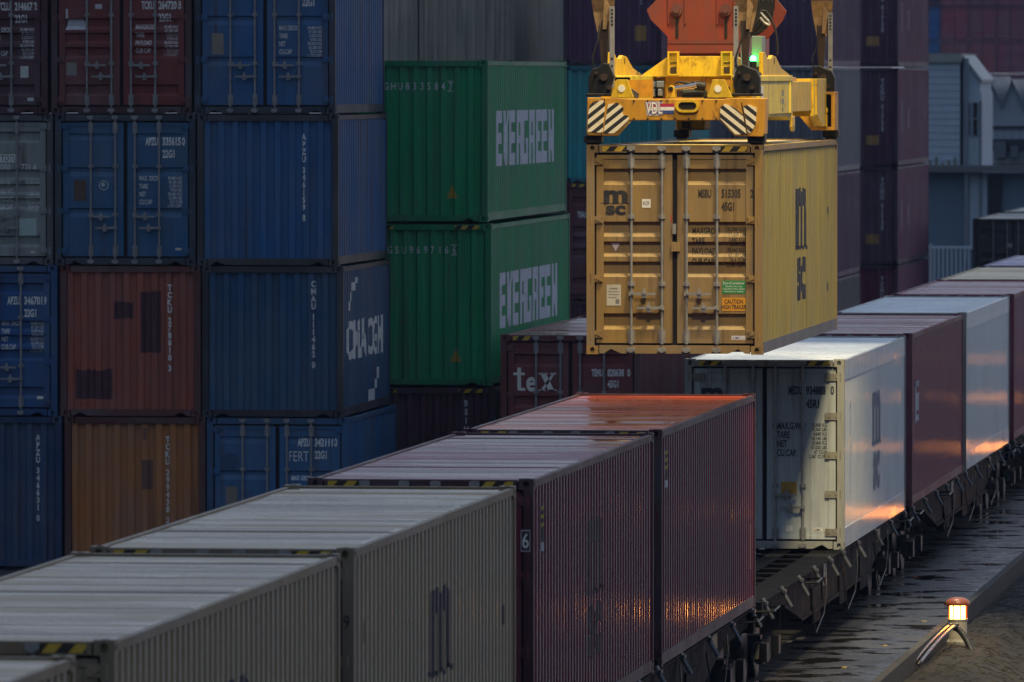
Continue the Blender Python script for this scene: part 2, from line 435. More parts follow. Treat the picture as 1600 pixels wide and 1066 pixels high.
def m_keeper(z, big):
    b = MB(); b.box(-.03, .03, -.012, .022, z-.07 if big else z-.02, z+.07 if big else z+.02)
    b.cyl((0, -.006, z-.1 if big else z-.03), (0, -.006, z+.1 if big else z+.03), .025, 8)
    b.box(-.045, .045, .012, .03, z-.09 if big else z-.03, z+.09 if big else z+.03)
    return b.mesh('rod_bracket', M_steel)
def m_cam(z, up):
    b = MB(); b.box(-.03, .03, -.01, .035, z-.035, z+.035); b.box(-.055, -.02, -.015, .03, z-.02, z+.03); b.box(.02, .055, -.015, .03, z-.02, z+.03)
    return b.mesh('locking_cam', M_steel)
def m_handle(sgn):
    b = MB(); b.box(-.03, .03, -.03, .03, -.03, .03)
    b.prism([(0, -.012), (sgn*.12, -.02), (sgn*.34, -.014), (sgn*.34, .014), (sgn*.12, .02), (0, .018)], -.05, -.034)
    b.cyl((sgn*.18, -.06, .02), (sgn*.18, .0, .02), .03, 8); b.box(sgn*.18-.03, sgn*.18+.03, -.045, .04, -.06, -.02); b.box(sgn*.18-.012, sgn*.18+.012, -.055, .0, .02, .075)
    return b.mesh('door_handle', M_steel)
def m_hinge(reefer):
    b = MB(); t = .05 if not reefer else .055
    b.box(-.13 if not reefer else -.2, .03, -.012, .006, -t, t); b.cyl((.035, -.012, -t-.012), (.035, -.012, t+.012), .022, 8)
    if reefer: b.cyl((-.14, -.02, 0), (-.14, .0, 0), .022, 8); b.cyl((-.03, -.02, 0), (-.03, .0, 0), .02, 8)
    else:
        b.prism([(-.12, -.042), (-.02, 0), (-.12, .042), (-.10, 0)], -.022, -.012)
    return b.mesh('hinge', M_paint)
def m_gasket(H):
    b = MB(); b.box(-1.108, 1.108, DY+.056, DY+.075, .126, H-.116); return b.mesh('door_gasket', M_black)
ROD_X = (-.60, -.175, .165, .585)
GREY = (.33, .33, .33); WHT = (.72, .73, .74); BLK = (.012, .013, .02)
def put(me, parent, loc=(0, 0, 0), color=None, name=None):
    o = bpy.data.objects.new(name or me.name.split('.')[0], me); o.location = loc
    if color: o.color = (*color, 1)
    return link(o, parent)
class Box: pass
def container(x, y, z, color, label, L=12.192, hc=True, end='blind', style='bands', reefer=False, detail=2, frame=None, roof=None, group=None, side=None, hazard_on=False, doorcol=None, rz=0, glossy=False):
    """x: middle of the near end, y: near end, z: underside"""
    H = 2.896 if hc else 2.591; fc = frame or tuple(c*.75 for c in color)
    root = empty('shipping_container', (x, y, z), rz); tag(root, label, 'shipping container', group)
    q = Box(); q.root = root; q.H = H; q.L = L; q.style = style; q.reefer = reefer
    put(cached(('frame', L, H, reefer), lambda: m_frame(L, H, reefer)), root, color=fc)
    q.side = put(cached(('side', L, H, reefer, 1, glossy), lambda: m_side(L, H, reefer, 1, glossy)), root, color=side or color)
    put(cached(('side', L, H, reefer, -1, glossy), lambda: m_side(L, H, reefer, -1, glossy)), root, color=side or color)
    v = random.randrange(4)
    if reefer:
        for s_ in (-1, 1): put(cached(('rail', L, H, s_), lambda: m_rail(L, H, s_)), root, color=tuple(c*.92 for c in color))
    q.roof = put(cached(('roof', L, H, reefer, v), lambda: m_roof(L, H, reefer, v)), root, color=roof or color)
    put(cached(('end', H, L, -1), lambda: m_end(H, L, -1)), root, color=color)
    if detail >= 1:
        for sx in (-1, 1):
            for sy in (-1, 1):
                for sz in (-1, 1):
                    put(cached(('cast', sx, sy, sz), lambda: m_casting(sx, sy, sz)), root, (sx*W/2, 0 if sy < 0 else L, 0 if sz < 0 else H), fc)
    if end == 'blind':
        q.end = put(cached(('end', H, 0, 1), lambda: m_end(H, 0, 1)), root, color=color)
    else:
        put(cached(('gasket', H), lambda: m_gasket(H)), root)
        q.doors = {}
        zk = [(H-.235, True), (H*.655, False), (H*.335, False), (.245, True)]
        for sgn in (-1, 1):
            d = put(cached(('door', H, style, sgn), lambda: m_door(H, style, sgn)), root, color=doorcol or color); q.doors[sgn] = d
            if detail < 1: continue
            for i, rx in enumerate(ROD_X):
                if (rx < 0) != (sgn < 0): continue
                put(cached(('rod', H), lambda: m_rod(H, reefer)), d, (rx, .02, 0))
                if detail >= 2:
                    for zz, big in zk: put(cached(('keeper', round(zz, 3), big), lambda: m_keeper(zz, big)), d, (rx, .012, 0))
                    put(cached(('cam', .06), lambda: m_cam(.06, 0)), d, (rx, -.02, 0)); put(cached(('cam', H-.06), lambda: m_cam(H-.06, 1)), d, (rx, -.02, 0))
                    hs = 1 if i in (0, 2) else -1
                    put(cached(('handle', hs), lambda: m_handle(hs)), d, (rx, .015, .835 if hs > 0 else .64))
            if detail >= 2:
                hz = [H*.918, H*.64, H*.36, H*.095] if not reefer else [H*.905, H*.70, H*.495, H*.29, H*.09]
                for zz in hz:
                    o = put(cached(('hinge', reefer), lambda: m_hinge(reefer)), d, (sgn*1.125, .03, zz), (doorcol or color) if not reefer else (.30, .29, .25))
                    if sgn < 0: o.rotation_euler = (0, math.pi, 0)
    if hazard_on:
        for s in (-1, 1):
            a, b_ = sorted((s*.56, s*1.0)); fl = Flat().rect(a, H-.10, b_, H-.03)
            fl.shape(lambda u, v: (u, .0015, v), 'warning_stripes', root, (1, 1, 1), M_yb)
    return q
def on_end(q, fl, name, color):                   # lettering painted on the corrugated blind end
    pts, f = end_profile(); cuts = [p[0] for p in pts]
    return fl.shape(lambda u, v: (u, .03+f(u)-.003, v), name, q.end, color, None, cuts, 0)
def on_door(q, sgn, fl, name, color, mat=None):
    cuts, f = door_depth(q.H, q.style)
    return fl.shape(lambda u, v: (u, DY-.0135 if abs(u) > .98 or abs(u) < .155 else DY+f(v)-.003, v), name, q.doors[sgn], color, mat, cuts, 1)
def on_side(q, fl, name, color):                  # u runs along the container, away from its near end
    pts, f = side_profile(q.L, q.reefer); cuts = [p[0] for p in pts]
    return fl.shape(lambda u, v: (SX-f(u)+.003, u, v), name, q.side, color, None, cuts, 0)
def weights(fl, H, words, x0=.24, x1=.68, ztop=.0, h=.062, right=.98, rows=None, gap=.135, u2=.66):
    nums = rows or ['30.480 KGS', '67.200 LBS', '2.230 KGS', '4.920 LBS', '28.250 KGS', '62.280 LBS', '33.2 CUM', '1.172 CUFT']
    for i, t in enumerate(words): fl.text(t, x0, ztop-i*gap-h*1.1, h*1.25, .55, .02)
    for i, t in enumerate(nums): fl.text(t, right, ztop-i*gap/2-h*.8, h*.78, .72, .015, 'r')
def ident(fl, H, owner, num, chk, typ, z, h=.125, x_num=.64, x_own=.61, x_chk=1.035):
    fl.text(owner, x_own-.05, z, h, .72, .04, 'r', len(owner)*h*.43); fl.text(num, x_num, z, h, .72, .04, 'l', len(num)*h*.42)
    if chk: fl.text(chk, x_chk, z, h, .6, .04, 'r')
    fl.text(typ, x_num, z-h*1.7, h, .72, .04, 'l', len(typ)*h*.42)
def logo_m(fl, u, v, w, h):                       # round heavy m over the letters sc, a wave between
    fl.text('m', u, v+h*.46, h*.62, 1, .045, 'l', w); fl.text('sc', u+w*.08, v, h*.46, 1, .045, 'l', w*.84)
    n = 12
    top = [(u-w*.12+w*1.24*i/n, v+h*.415+h*.02*math.sin(i*2.1)) for i in range(n+1)]
    for a, b_ in zip(top[:-1], top[1:]): fl.poly([(a[0], a[1]-h*.014), (b_[0], b_[1]-h*.014), (b_[0], b_[1]+h*.014), (a[0], a[1]+h*.014)])

BLUE = (.03, .13, .32); TEAL = (.01, .11, .15); GREEN = (.012, .40, .15); MAR = (.17, .020, .042); BEIGE = (.32, .25, .155)
RED = (.17, .040, .034); PURP = (.085, .030, .060); WHITE = (.76, .83, .88)
# ---- left stack of 20 ft containers: three columns, four rows
YB = 147.2; L20 = 6.058
def rowx(col, row): return (-20.83-.078*row) - W/2 - 2.482*(2-col)
def rowz(row): return .04+2.5925*row
GS = 'short containers in the left stack'
def c20(col, row, color, label, **kw): return container(rowx(col, row)+random.uniform(-.014, .014), YB+random.uniform(-.05, .05), rowz(row), color, label, L20, False, group=GS, rz=random.uniform(-.004, .004), **kw)
def fl_(): return Flat()
# bottom row
q = c20(0, 0, (.014, .062, .19), 'dark blue container numbered 346631 on its ribbed end, left in the bottom row')
on_end(q, fl_().column('APZU 346631 0', .80, 2.27, .095, .127), 'lettering', WHT)
q = c20(1, 0, (.58, .22, .055), 'orange brown container numbered 299438, bottom row of the left stack', frame=(.12, .035, .03))
on_end(q, fl_().column('TCKU 299438 2', .56, 2.25, .095, .127), 'lettering', WHT)
on_end(q, fl_().rect(.12, 1.35, .30, 1.85).rect(.14, 2.2, .20, 2.4), 'paint_patch', (.16, .075, .05))
q = c20(2, 0, (.035, .16, .38), 'bright blue double door container with FERT scrawled on it, bottom of the left stack', end='door', style='ledge')
f = fl_(); ident(f, 2.591, 'APZU', '342111', '0', '22G1', 2.10); weights(f, 2.591, ['MAX. GROSS', 'TARE', 'NET', 'CU.CAP'], ztop=1.58); on_door(q, 1, f, 'lettering', WHT)
f = fl_(); f.text('FERT', .20, 1.84, .17, .8, .0, 'l', .34); on_door(q, 1, f, 'graffiti', WHT)
on_door(q, -1, fl_().rect(-.9, 1.05, -.7, 1.40), 'data_plate', (.22, .2, .17)); on_door(q, -1, fl_().disc(-.82, 1.83, .15), 'old_emblem', (.02, .07, .17))
# third row
q = c20(0, 1, (.02, .105, .32), 'deep blue double door container numbered 346701 with a small white sticker', end='door', style='bands')
f = fl_(); ident(f, 2.591, 'APZU', '346701', '9', '22G1', 1.92); weights(f, 2.591, ['MAX. GROSS', 'TARE', 'NET', 'CUB.CAP.'], ztop=1.62); on_door(q, 1, f, 'lettering', WHT)
on_door(q, 1, fl_().rect(.86, .29, .97, .34), 'sticker', (.6, .62, .5))
q = c20(1, 1, (.43, .12, .075), 'rust red container numbered 278810 with dark overpainted patches on its end', frame=(.15, .04, .03))
on_end(q, fl_().column('TCKU 278810 3', .68, 2.26, .095, .127), 'lettering', WHT)
f = fl_()
for u0, v0, u1, v1 in ((.17, 1.10, .52, 2.14), (-.29, 1.68, .04, 1.96), (-.96, .30, -.32, .80)):
    pts = [(u0+(u1-u0)*i/14, v0+random.uniform(-.02, .02)) for i in range(15)]+[(u1-(u1-u0)*i/14, v1+random.uniform(-.025, .035)) for i in range(15)]
    for i in range(14): f.poly([pts[i], pts[i+1], pts[28-i], pts[29-i]])
on_end(q, f, 'paint_patch', (.075, .022, .032))
q = c20(2, 1, (.022, .105, .24), 'blue container numbered 111462 with white lettering on its long side', frame=(.045, .04, .05))
on_end(q, fl_().column('CMAU 111462 0', .70, 2.33, .095, .127), 'lettering', WHT)
f = fl_(); f.text('CMA', .55, .98, .62, 1, .03, 'l', 2.55); f.text('CGM', 3.2, .98, .62, 1, .025, 'l', 1.95)
for a, b_, c_, d_ in ((1.55, 2.26, 2.0, 2.36), (1.2, 2.14, 1.62, 2.28), (.95, 1.96, 1.2, 2.12), (.72, 1.80, .95, 1.96), (4.4, .52, 4.65, .72), (4.15, .36, 4.4, .52), (3.4, .16, 4.1, .36)): f.rect(a, b_, c_, d_)
on_side(q, f, 'lettering', WHT)
# second row
q = c20(0, 2, (.34, .38, .37), 'weathered grey double door container at the left edge, numbered 050 771', end='door', style='bands', frame=(.12, .12, .12))
f = fl_(); f.text('050', .30, 1.62, .11, .72, .01); f.text('771 4', .66, 1.62, .11, .72, .01); weights(f, 2.591, ['MAX GR', 'TARE WT', 'PAYLOAD', 'CUB CAP'], ztop=1.43); on_door(q, 1, f, 'lettering', WHT)
on_door(q, 1, fl_().rect(.28, 1.76, .60, 1.90), 'sticker', WHT); on_door(q, 1, fl_().text('TDTU', .30, 1.78, .10, .75, .012), 'lettering', BLK)
on_door(q, 1, fl_().rect(.62, .48, .92, .80), 'patch', (.42, .55, .53)); on_door(q, 1, fl_().disc(.86, .20, .05), 'sticker', (.6, .6, .5))
q = c20(1, 2, (.03, .14, .31), 'blue double door container numbered 335615 with a small round emblem', end='door', style='ledge', frame=(.035, .05, .07))
f = fl_(); ident(f, 2.591, 'APZU', '335615', '0', '22G1', 2.06); weights(f, 2.591, ['MAX. GROSS', 'TARE', 'NET', 'CU.CAP'], ztop=1.52); on_door(q, 1, f, 'lettering', WHT)
on_door(q, -1, fl_().rect(-.90, 1.10, -.68, 1.46), 'data_plate', (.10, .055, .04))
f = fl_()
for i in range(18):
    a, b_ = 2*math.pi*i/18, 2*math.pi*(i+1)/18
    f.poly([(-.38+.085*math.cos(a), 1.37+.085*math.sin(a)), (-.38+.085*math.cos(b_), 1.37+.085*math.sin(b_)), (-.38+.07*math.cos(b_), 1.37+.07*math.sin(b_)), (-.38+.07*math.cos(a), 1.37+.07*math.sin(a))])
f.disc(-.39, 1.38, .035); on_door(q, -1, f, 'emblem', (.5, .55, .6)); on_door(q, 1, fl_().rect(.86, .26, .97, .30), 'sticker', (.6, .6, .5))
q = c20(2, 2, (.03, .145, .37), 'blue container numbered 346159 on its ribbed end, second row of the left stack', frame=(.055, .055, .06))
on_end(q, fl_().column('APZU 346159 8', .62, 2.25, .095, .127), 'lettering', WHT)
# top row
q = c20(0, 3, (.115, .022, .034), 'dark maroon double door container at the left edge of the top row', end='door', style='bands')
f = fl_(); ident(f, 2.591, 'TCLU', '214667', '2', '22G1', 1.78); weights(f, 2.591, ['MAX. GROSS', 'TARE', 'NET', 'CUB. CAP'], ztop=1.47); on_door(q, 1, f, 'lettering', WHT)
on_door(q, 1, fl_().rect(.74, .62, .88, .82).rect(.86, .22, .97, .28), 'sticker', (.6, .63, .62))
q = c20(1, 3, (.24, .055, .05), 'red double door container with a white scraped patch on its left door, top row', end='door', style='bands', frame=(.08, .025, .03))
f = fl_(); ident(f, 2.591, 'TCKU', '264720', '8', '22G1', 1.80); weights(f, 2.591, ['MAXGROSS', 'TARE', 'PAYLOAD', 'CUB CAP'], ztop=1.52); on_door(q, 1, f, 'lettering', WHT)
on_door(q, -1, fl_().rect(-.96, .66, -.78, .88), 'data_plate', (.25, .24, .22))
f = fl_(); f.poly([(-.97, 1.44), (-.60, 1.44), (-.61, 1.55), (-.68, 1.62), (-.93, 1.62)]); f.rect(-.97, 1.62, -.93, 1.80); f.rect(-.46, 1.80, -.34, 1.88); on_door(q, -1, f, 'paint_patch', (.55, .57, .62))
q = c20(2, 3, (.03, .14, .36), 'blue double door container with a grey plate, right end of the top row', end='door', style='ledge', frame=(.03, .045, .07))
f = fl_(); weights(f, 2.591, ['MAX.GROSS', 'TARE', 'NET', 'CU.CAP'], ztop=1.50); ident(f, 2.591, 'APZU', '347215', '3', '22G1', 2.06); on_door(q, 1, f, 'lettering', WHT)
on_door(q, -1, fl_().rect(-.92, 1.02, -.72, 1.38), 'data_plate', (.26, .24, .2))

# ---- green containers behind that stack, on a maroon one
GLY = {'E': [[(0, 0), (.34, 0), (.34, 1), (0, 1)], [(.34, .78), (.92, .78), (.92, 1), (.34, 1)], [(.34, .40), (.8, .40), (.8, .60), (.34, .60)], [(.34, 0), (.92, 0), (.92, .22), (.34, .22)]],
       'V': [[(.0, 1), (.36, 1), (.62, 0), (.3, 0)], [(.92, 1), (.62, 1), (.40, 0), (.66, 0)]],
       'R': [[(0, 0), (.34, 0), (.34, 1), (0, 1)], [(.34, .78), (.92, .78), (.86, 1), (.34, 1)], [(.62, .50), (.94, .56), (.92, .78), (.62, .78)], [(.34, .38), (.90, .42), (.94, .56), (.34, .52)], [(.56, .40), (.86, .42), (.96, 0), (.62, 0)]],
       'G': [[(0, 0), (.32, 0), (.32, 1), (0, 1)], [(.32, .80), (.92, .80), (.92, 1), (.32, 1)], [(.32, 0), (.92, 0), (.92, .20), (.32, .20)], [(.62, .20), (.92, .20), (.92, .48), (.62, .48)], [(.48, .38), (.62, .38), (.62, .48), (.48, .48)]],
       'N': [[(0, 0), (.32, 0), (.32, 1), (0, 1)], [(.62, 0), (.94, 0), (.94, 1), (.62, 1)], [(.32, 1), (.32, .62), (.62, 0), (.62, .40)]]}
def block_text(f, t, u, v, w, h, pitch):
    for ch in t:
        for p in GLY[ch]: f.poly([(u+a*w, v+b_*h) for a, b_ in p])
        u += pitch
GG = 'green containers behind the left stack'
for i, (z, xr, num, lab) in enumerate(((2.93, -19.28, 'EGSU9697166', 'green container numbered 9697166, the lower of the two stacked behind the blue stack'), (5.86, -19.345, 'EGHU8335847', 'green container numbered 8335847, top of its stack, with white block lettering'))):
    q = container(xr-W/2, 154.5, z, GREEN, lab, frame=(.010, .29, .11), group=GG, hazard_on=(i == 0))
    f = fl_(); u = -.75
    for ch in num: f.text(ch, u, 2.36, .13, .72, .008, 'c'); u += .129
    f.rect(.485, 2.33, .60, 2.345); f.rect(.485, 2.505, .60, 2.52); on_end(q, f, 'lettering', WHT)
    on_end(q, fl_().poly([(.47, .42), (.67, .42), (.57, .66)]), 'warning_triangle', (.50, .33, .04))
    f = fl_(); block_text(f, 'EVERGREEN', 1.35, .98, .93, 1.0, 1.0); on_side(q, f, 'lettering', (.70, .74, .86))
q = container(-19.22-W/2, 154.5, 0.0, (.10, .02, .035), 'dark maroon container under the two green ones, mostly hidden', frame=(.06, .014, .022), hazard_on=True)
on_end(q, fl_().column('BSIU 223104', .70, 2.66, .10, .155), 'lettering', WHT)

# ---- maroon container with a white serif word, parked on a trailer behind the train
q = container(-17.28, 149.5, 1.10, (.21, .05, .05), 'maroon double door container with a big white serif word, behind the train', end='door', style='bands', hazard_on=True)
f = fl_(); ident(f, 2.896, 'TEMU', '820638', '0', '45G1', 2.18, h=.115, x_num=.64, x_own=.61, x_chk=1.04); on_door(q, 1, f, 'lettering', WHT)
f = fl_(); v0 = 1.92
f.rect(-.93, v0+.05, -.865, v0+.40); f.poly([(-1.0, v0+.27), (-.80, v0+.27), (-.80, v0+.315), (-1.0, v0+.315)]); f.poly([(-.865, v0), (-.79, v0), (-.79, v0+.045), (-.93, v0+.06), (-.92, v0+.01)])   # t
f.text('e', -.775, v0, .34, .78, .025, 'l')
f.poly([(-.53, v0+.30), (-.43, v0+.30), (-.28, v0), (-.38, v0)]); f.poly([(-.53, v0), (-.48, v0), (-.27, v0+.30), (-.32, v0+.30)])
f.rect(-.56, v0+.285, -.40, v0+.31); f.rect(-.36, v0+.285, -.25, v0+.31); f.rect(-.56, v0, -.44, v0+.022); f.rect(-.40, v0, -.24, v0+.022)
on_door(q, -1, f, 'lettering', (.75, .75, .70))
tr = empty('trailer', (-17.28, 149.5, 0)); tag(tr, 'dark flat trailer under the maroon container with the white word', 'trailer')
b = MB()
for s in (-1, 1): b.box(s*.45-.07, s*.45+.07, .1, 12.1, .75, 1.09)
for yy in (.15, 4, 8, 11.9): b.box(-1.2, 1.2, yy-.1, yy+.1, .88, 1.08)
b.build('chassis', M_darkpaint, tr)
for yy in (1.2, 2.5):
    for s in (-1, 1): MB().cyl((s*.85, yy, .5), (s*1.18, yy, .5), .5, 18).build('wheel', M_black, tr)
MB().box(-.9, -.7, 9.5, 9.7, 0, .88).box(.7, .9, 9.5, 9.7, 0, .88).build('landing_leg', M_darkpaint, tr)

# ---- stacks further back, above and beside the lifted container; visible ones lightened to imitate haze
GF = 'containers in the far stacks'
def far(xr, y, z, color, label, end='blind', det=0, **kw): return container(xr-W/2, y, z, color, label, end=end, detail=det, group=GF, **kw)
Z4 = [.05, 2.947, 5.844, 8.741]
far(-22.36, 213, Z4[0], (.09, .02, .03), 'maroon container at the bottom under the one with its doors showing')
q = far(-22.36, 213, Z4[1], (.15, .040, .050), 'maroon double door container numbered 592, between the green and lifted containers', 'door', 1, hazard_on=True)
f = fl_(); ident(f, 2.896, 'TEAU', '592', '', '45G1', 2.05, h=.13, x_num=-.62, x_own=-.60); weights(f, 2.896, ['', '', '', ''], ztop=1.45, right=-.28); on_door(q, -1, f, 'lettering', WHT)
on_door(q, -1, fl_().rect(-.58, .65, -.30, 1.05), 'sticker', (.55, .32, .03))
q = far(-22.36, 213, Z4[2], (.035, .42, .46), 'teal container with a ribbed end, left of the lifted container', frame=(.02, .2, .25))
q = far(-22.36, 213, Z4[3], (.135, .05, .12), 'dark purple container on the teal one, with an ochre label and white lettering', frame=(.06, .025, .055))
on_end(q, fl_().rect(.55, .60, .83, .98), 'sticker', (.45, .26, .08)); on_end(q, fl_().column('TGHU 512', .70, 2.72, .12, .17), 'lettering', (.4, .4, .48))
gy = (.46, .44, .36)
for k, xr in enumerate((-29.28, -26.80)):
    for r_ in range(4):
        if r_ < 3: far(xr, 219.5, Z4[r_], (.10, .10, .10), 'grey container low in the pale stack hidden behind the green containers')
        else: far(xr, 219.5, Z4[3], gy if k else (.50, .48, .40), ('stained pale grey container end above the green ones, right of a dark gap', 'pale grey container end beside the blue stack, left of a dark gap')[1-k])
for r_ in range(4): far(-27.0, 226, Z4[r_], (.02, .06, .12), 'navy container in a narrow gap above the green ones' if r_ == 3 else 'navy container low in the stack hidden behind the green containers')
for r_ in range(4): far(-26.3, 240, Z4[r_], (.36, .36, .30), 'grey container strip between the navy and the purple one' if r_ == 3 else 'grey container low in the farther stack hidden behind the green containers')
cols = [((.17, .16, .17), 'grey', 0), ((.13, .055, .13), 'dark purple', 1), ((.27, .29, .33), 'slate grey', 2), ((.14, .06, .14), 'purple', 3)]
for k, xr in enumerate((-22.57, -20.09)):
    for c_, nm, r_ in cols:
        q = far(xr, 233, Z4[r_], c_, nm+' container, '+('bottom', 'second', 'third', 'top')[r_]+' of the stack '+('just behind the spreader beam', 'behind the right end of the lifted one')[k])
        if k and r_ in (3,): on_end(q, fl_().column('MSCU', .70, 2.3, .10, .15), 'lettering', (.35, .35, .42))
for r_, nm in enumerate(('bottom', 'second', 'third', 'top')):
    q = far(-19.72, 254, Z4[r_], (.19, .03, .075) if r_ == 0 else (.12, .045, .095), 'dark maroon container, '+nm+' of the stack right of the lifted container', frame=(.06, .022, .045), side=(.24, .07, .14))
    on_end(q, fl_().column('TCNU 61730', .76, 2.55, .13, .165), 'lettering', (.55, .55, .62))
    if r_ >= 1: on_end(q, fl_().rect(.28, .62, .66, .90), 'sticker', (.42, .25, .09))
    f = fl_(); f.rect(1.6, 1.0, 1.8, 1.9); f.rect(4.2, 1.1, 4.35, 1.7); on_side(q, f, 'lettering', (.4, .35, .45))

# ---- the train: nine containers and an open slot
XT = -11.045-W/2; ZT = 1.266
GT = 'containers on the train'
def tc_(y, color, label, **kw): return container(XT, y, ZT, color, label, group=GT, glossy=True, **kw)
q = tc_(51.4, BEIGE, 'beige container at the bottom left corner, nearest on the train', end='door', side=(.31, .245, .155))
q = tc_(65.33, BEIGE, 'second beige container on the train, cut by the left edge', end='door', hazard_on=True)
f = fl_(); logo_m(f, 5.4, .66, 1.55, 1.67); on_side(q, f, 'logo', (.012, .016, .04)); on_side(q, fl_().column('MSDU 1', .62, 2.0, .12, .17), 'lettering', BLK)
q = tc_(78.40, BEIGE, 'beige container with a dark logo on its side, just before the maroon pair', end='door', hazard_on=True)
f = fl_(); logo_m(f, 5.4, .66, 1.55, 1.67); on_side(q, f, 'logo', (.012, .016, .04))
f = fl_(); f.rect(.75, 1.98, .84, 2.18); f.rect(.77, 1.8, .83, 1.93); f.rect(.77, 1.48, .83, 1.62); f.rect(.78, 1.1, .83, 1.2); f.rect(11.2, 1.5, 11.28, 1.7); on_side(q, f, 'lettering', BLK)
f = fl_(); f.text('9', 1.15, 2.16, .12, .7, .01, 'c'); f.shape(lambda u, v: (u, -.001, v), 'lettering', q.root, BLK)
q = tc_(92.14, MAR, 'maroon container with the number 6 on its corner post and a dark faded logo', end='door', roof=(.16, .016, .065), hazard_on=True, frame=(.07, .016, .028), side=(.15, .012, .038))
fl_().rect(1.082, 2.12, 1.184, 2.35).shape(lambda u, v: (u, -.001, v), 'number_plate', q.root, (.55, .57, .6))
fl_().rect(1.088, 2.13, 1.178, 2.34).shape(lambda u, v: (u, -.002, v), 'number_field', q.root, (.05, .02, .03))
fl_().text('6', 1.133, 2.16, .15, .72, .012, 'c').shape(lambda u, v: (u, -.003, v), 'lettering', q.root, WHT)
f = fl_(); logo_m(f, 5.2, .66, 1.55, 1.67); on_side(q, f, 'logo', (.022, .012, .03))
def stripe_label(q, u, z):
    on_side(q, fl_().rect(u, z, u+.26, z+.46), 'warning_stripes', (.03, .03, .05))
    f = fl_()
    for k in range(3): f.poly([(u+.02, z+.2+k*.09), (u+.24, z+.25+k*.09), (u+.24, z+.29+k*.09), (u+.02, z+.24+k*.09)])
    o = on_side(q, f, 'stripes', (.55, .42, .04)); o.location.x = .002
    f = fl_().rect(u+.02, z-.02, u+.24, z+.07); o = on_side(q, f, 'sticker', (.6, .62, .68)); o.location.x = .002
stripe_label(q, .75, 2.1)
q = tc_(105.26, MAR, 'maroon container at the open wagon slot, its wet roof coloured with an orange reflection', end='door', hazard_on=True, roof=(.58, .095, .05), frame=(.07, .016, .028), side=(.15, .012, .038))  # orange roof colour imitates the reflection of the lit container above the slot
stripe_label(q, .62, 2.18); on_side(q, fl_().rect(11.5, .55, 11.75, 1.15), 'sticker', (.35, .22, .16))
q = tc_(131.82, WHITE, 'white refrigerated container half in shadow below the lifted one', end='door', style='flat', reefer=True, hazard_on=True, frame=(.40, .42, .41), doorcol=(.58, .66, .72))
f = fl_(); ident(f, 2.896, 'MEDU', '934888', '0', '45R1', 2.36, h=.12, x_num=.63, x_own=.62, x_chk=1.06)
rows = ['35.000 KG', '77.160 LBS', '4.600 KG', '10.140 LBS', '30.400 KG', '67.020 LBS', '67 CU.M', '2,367 CU.FT']
for i, t in enumerate(['MAX.G.W.', 'TARE', 'NET', 'CU.CAP.']): f.text(t, .19, 1.83-i*.137, .10, .56, .025)
for i, t in enumerate(rows): f.text(t, .95, 1.87-i*.0685, .05, .72, .02, 'r')
on_door(q, 1, f, 'lettering', (.02, .03, .05)); on_door(q, 1, fl_().rect(.25, .83, .49, 1.03), 'sticker', (.5, .28, .04)); on_door(q, 1, fl_().rect(.74, .27, .88, .33).rect(.32, .27, .43, .36), 'sticker', (.78, .8, .8))
on_door(q, 1, fl_().text('CIMC', .81, .283, .035, .9, .006, 'c'), 'lettering', BLK).location.y = -.002
f = fl_(); logo_m(f, -.97, 2.0, .33, .5); on_door(q, -1, f, 'logo', (.015, .02, .04)); on_door(q, -1, fl_().disc(-.31, 2.62, .055, 16, .085), 'emblem', (.45, .47, .46))
f = fl_(); logo_m(f, 5.5, .68, 1.55, 1.66); on_side(q, f, 'logo', (.10, .16, .26)); on_side(q, fl_().column('MEDU 934888', 1.25, 2.2, .10, .14), 'lettering', (.2, .25, .33))
q = tc_(145.44, (.24, .026, .060), 'maroon container between the two white ones on the train', end='door', hazard_on=False, side=(.27, .028, .060))
f = fl_(); f.rect(.75, 1.95, 1.6, 2.05); f.rect(.75, 1.35, 1.1, 2.05); f.rect(1.2, 1.55, 1.6, 1.85); f.rect(1.2, 1.38, 1.6, 1.48); on_side(q, f, 'lettering', (.6, .6, .7))
q = tc_(158.41, WHITE, 'second white refrigerated container, further along the train', end='door', style='flat', reefer=True, frame=(.45, .45, .42))
q = tc_(172.0, (.28, .035, .085), 'maroon container behind the second white one, cut by the right edge', end='door')
q = tc_(185.0, (.70, .53, .28), 'tan container far along the train with a pale roof', end='door', detail=0)
q = tc_(198.6, (.22, .19, .42), 'lavender roofed container at the far end of the train', end='door', detail=0)
q = container(-17.0, 264, ZT, (.045, .05, .045), 'dark green container with doors at the far right edge', end='door', detail=1, group='containers at the far right')
on_door(q, -1, fl_().text('m', -.62, 1.55, .28, 1.2, .04, 'c'), 'logo', (.012, .015, .02)); on_door(q, -1, fl_().text('M', -.1, 2.0, .15, 1, .02, 'c'), 'lettering', (.5, .52, .52))
q = container(-17.0, 278, ZT, (.12, .13, .13), 'grey container just behind the dark green one at the right edge', detail=0, group='containers at the far right')

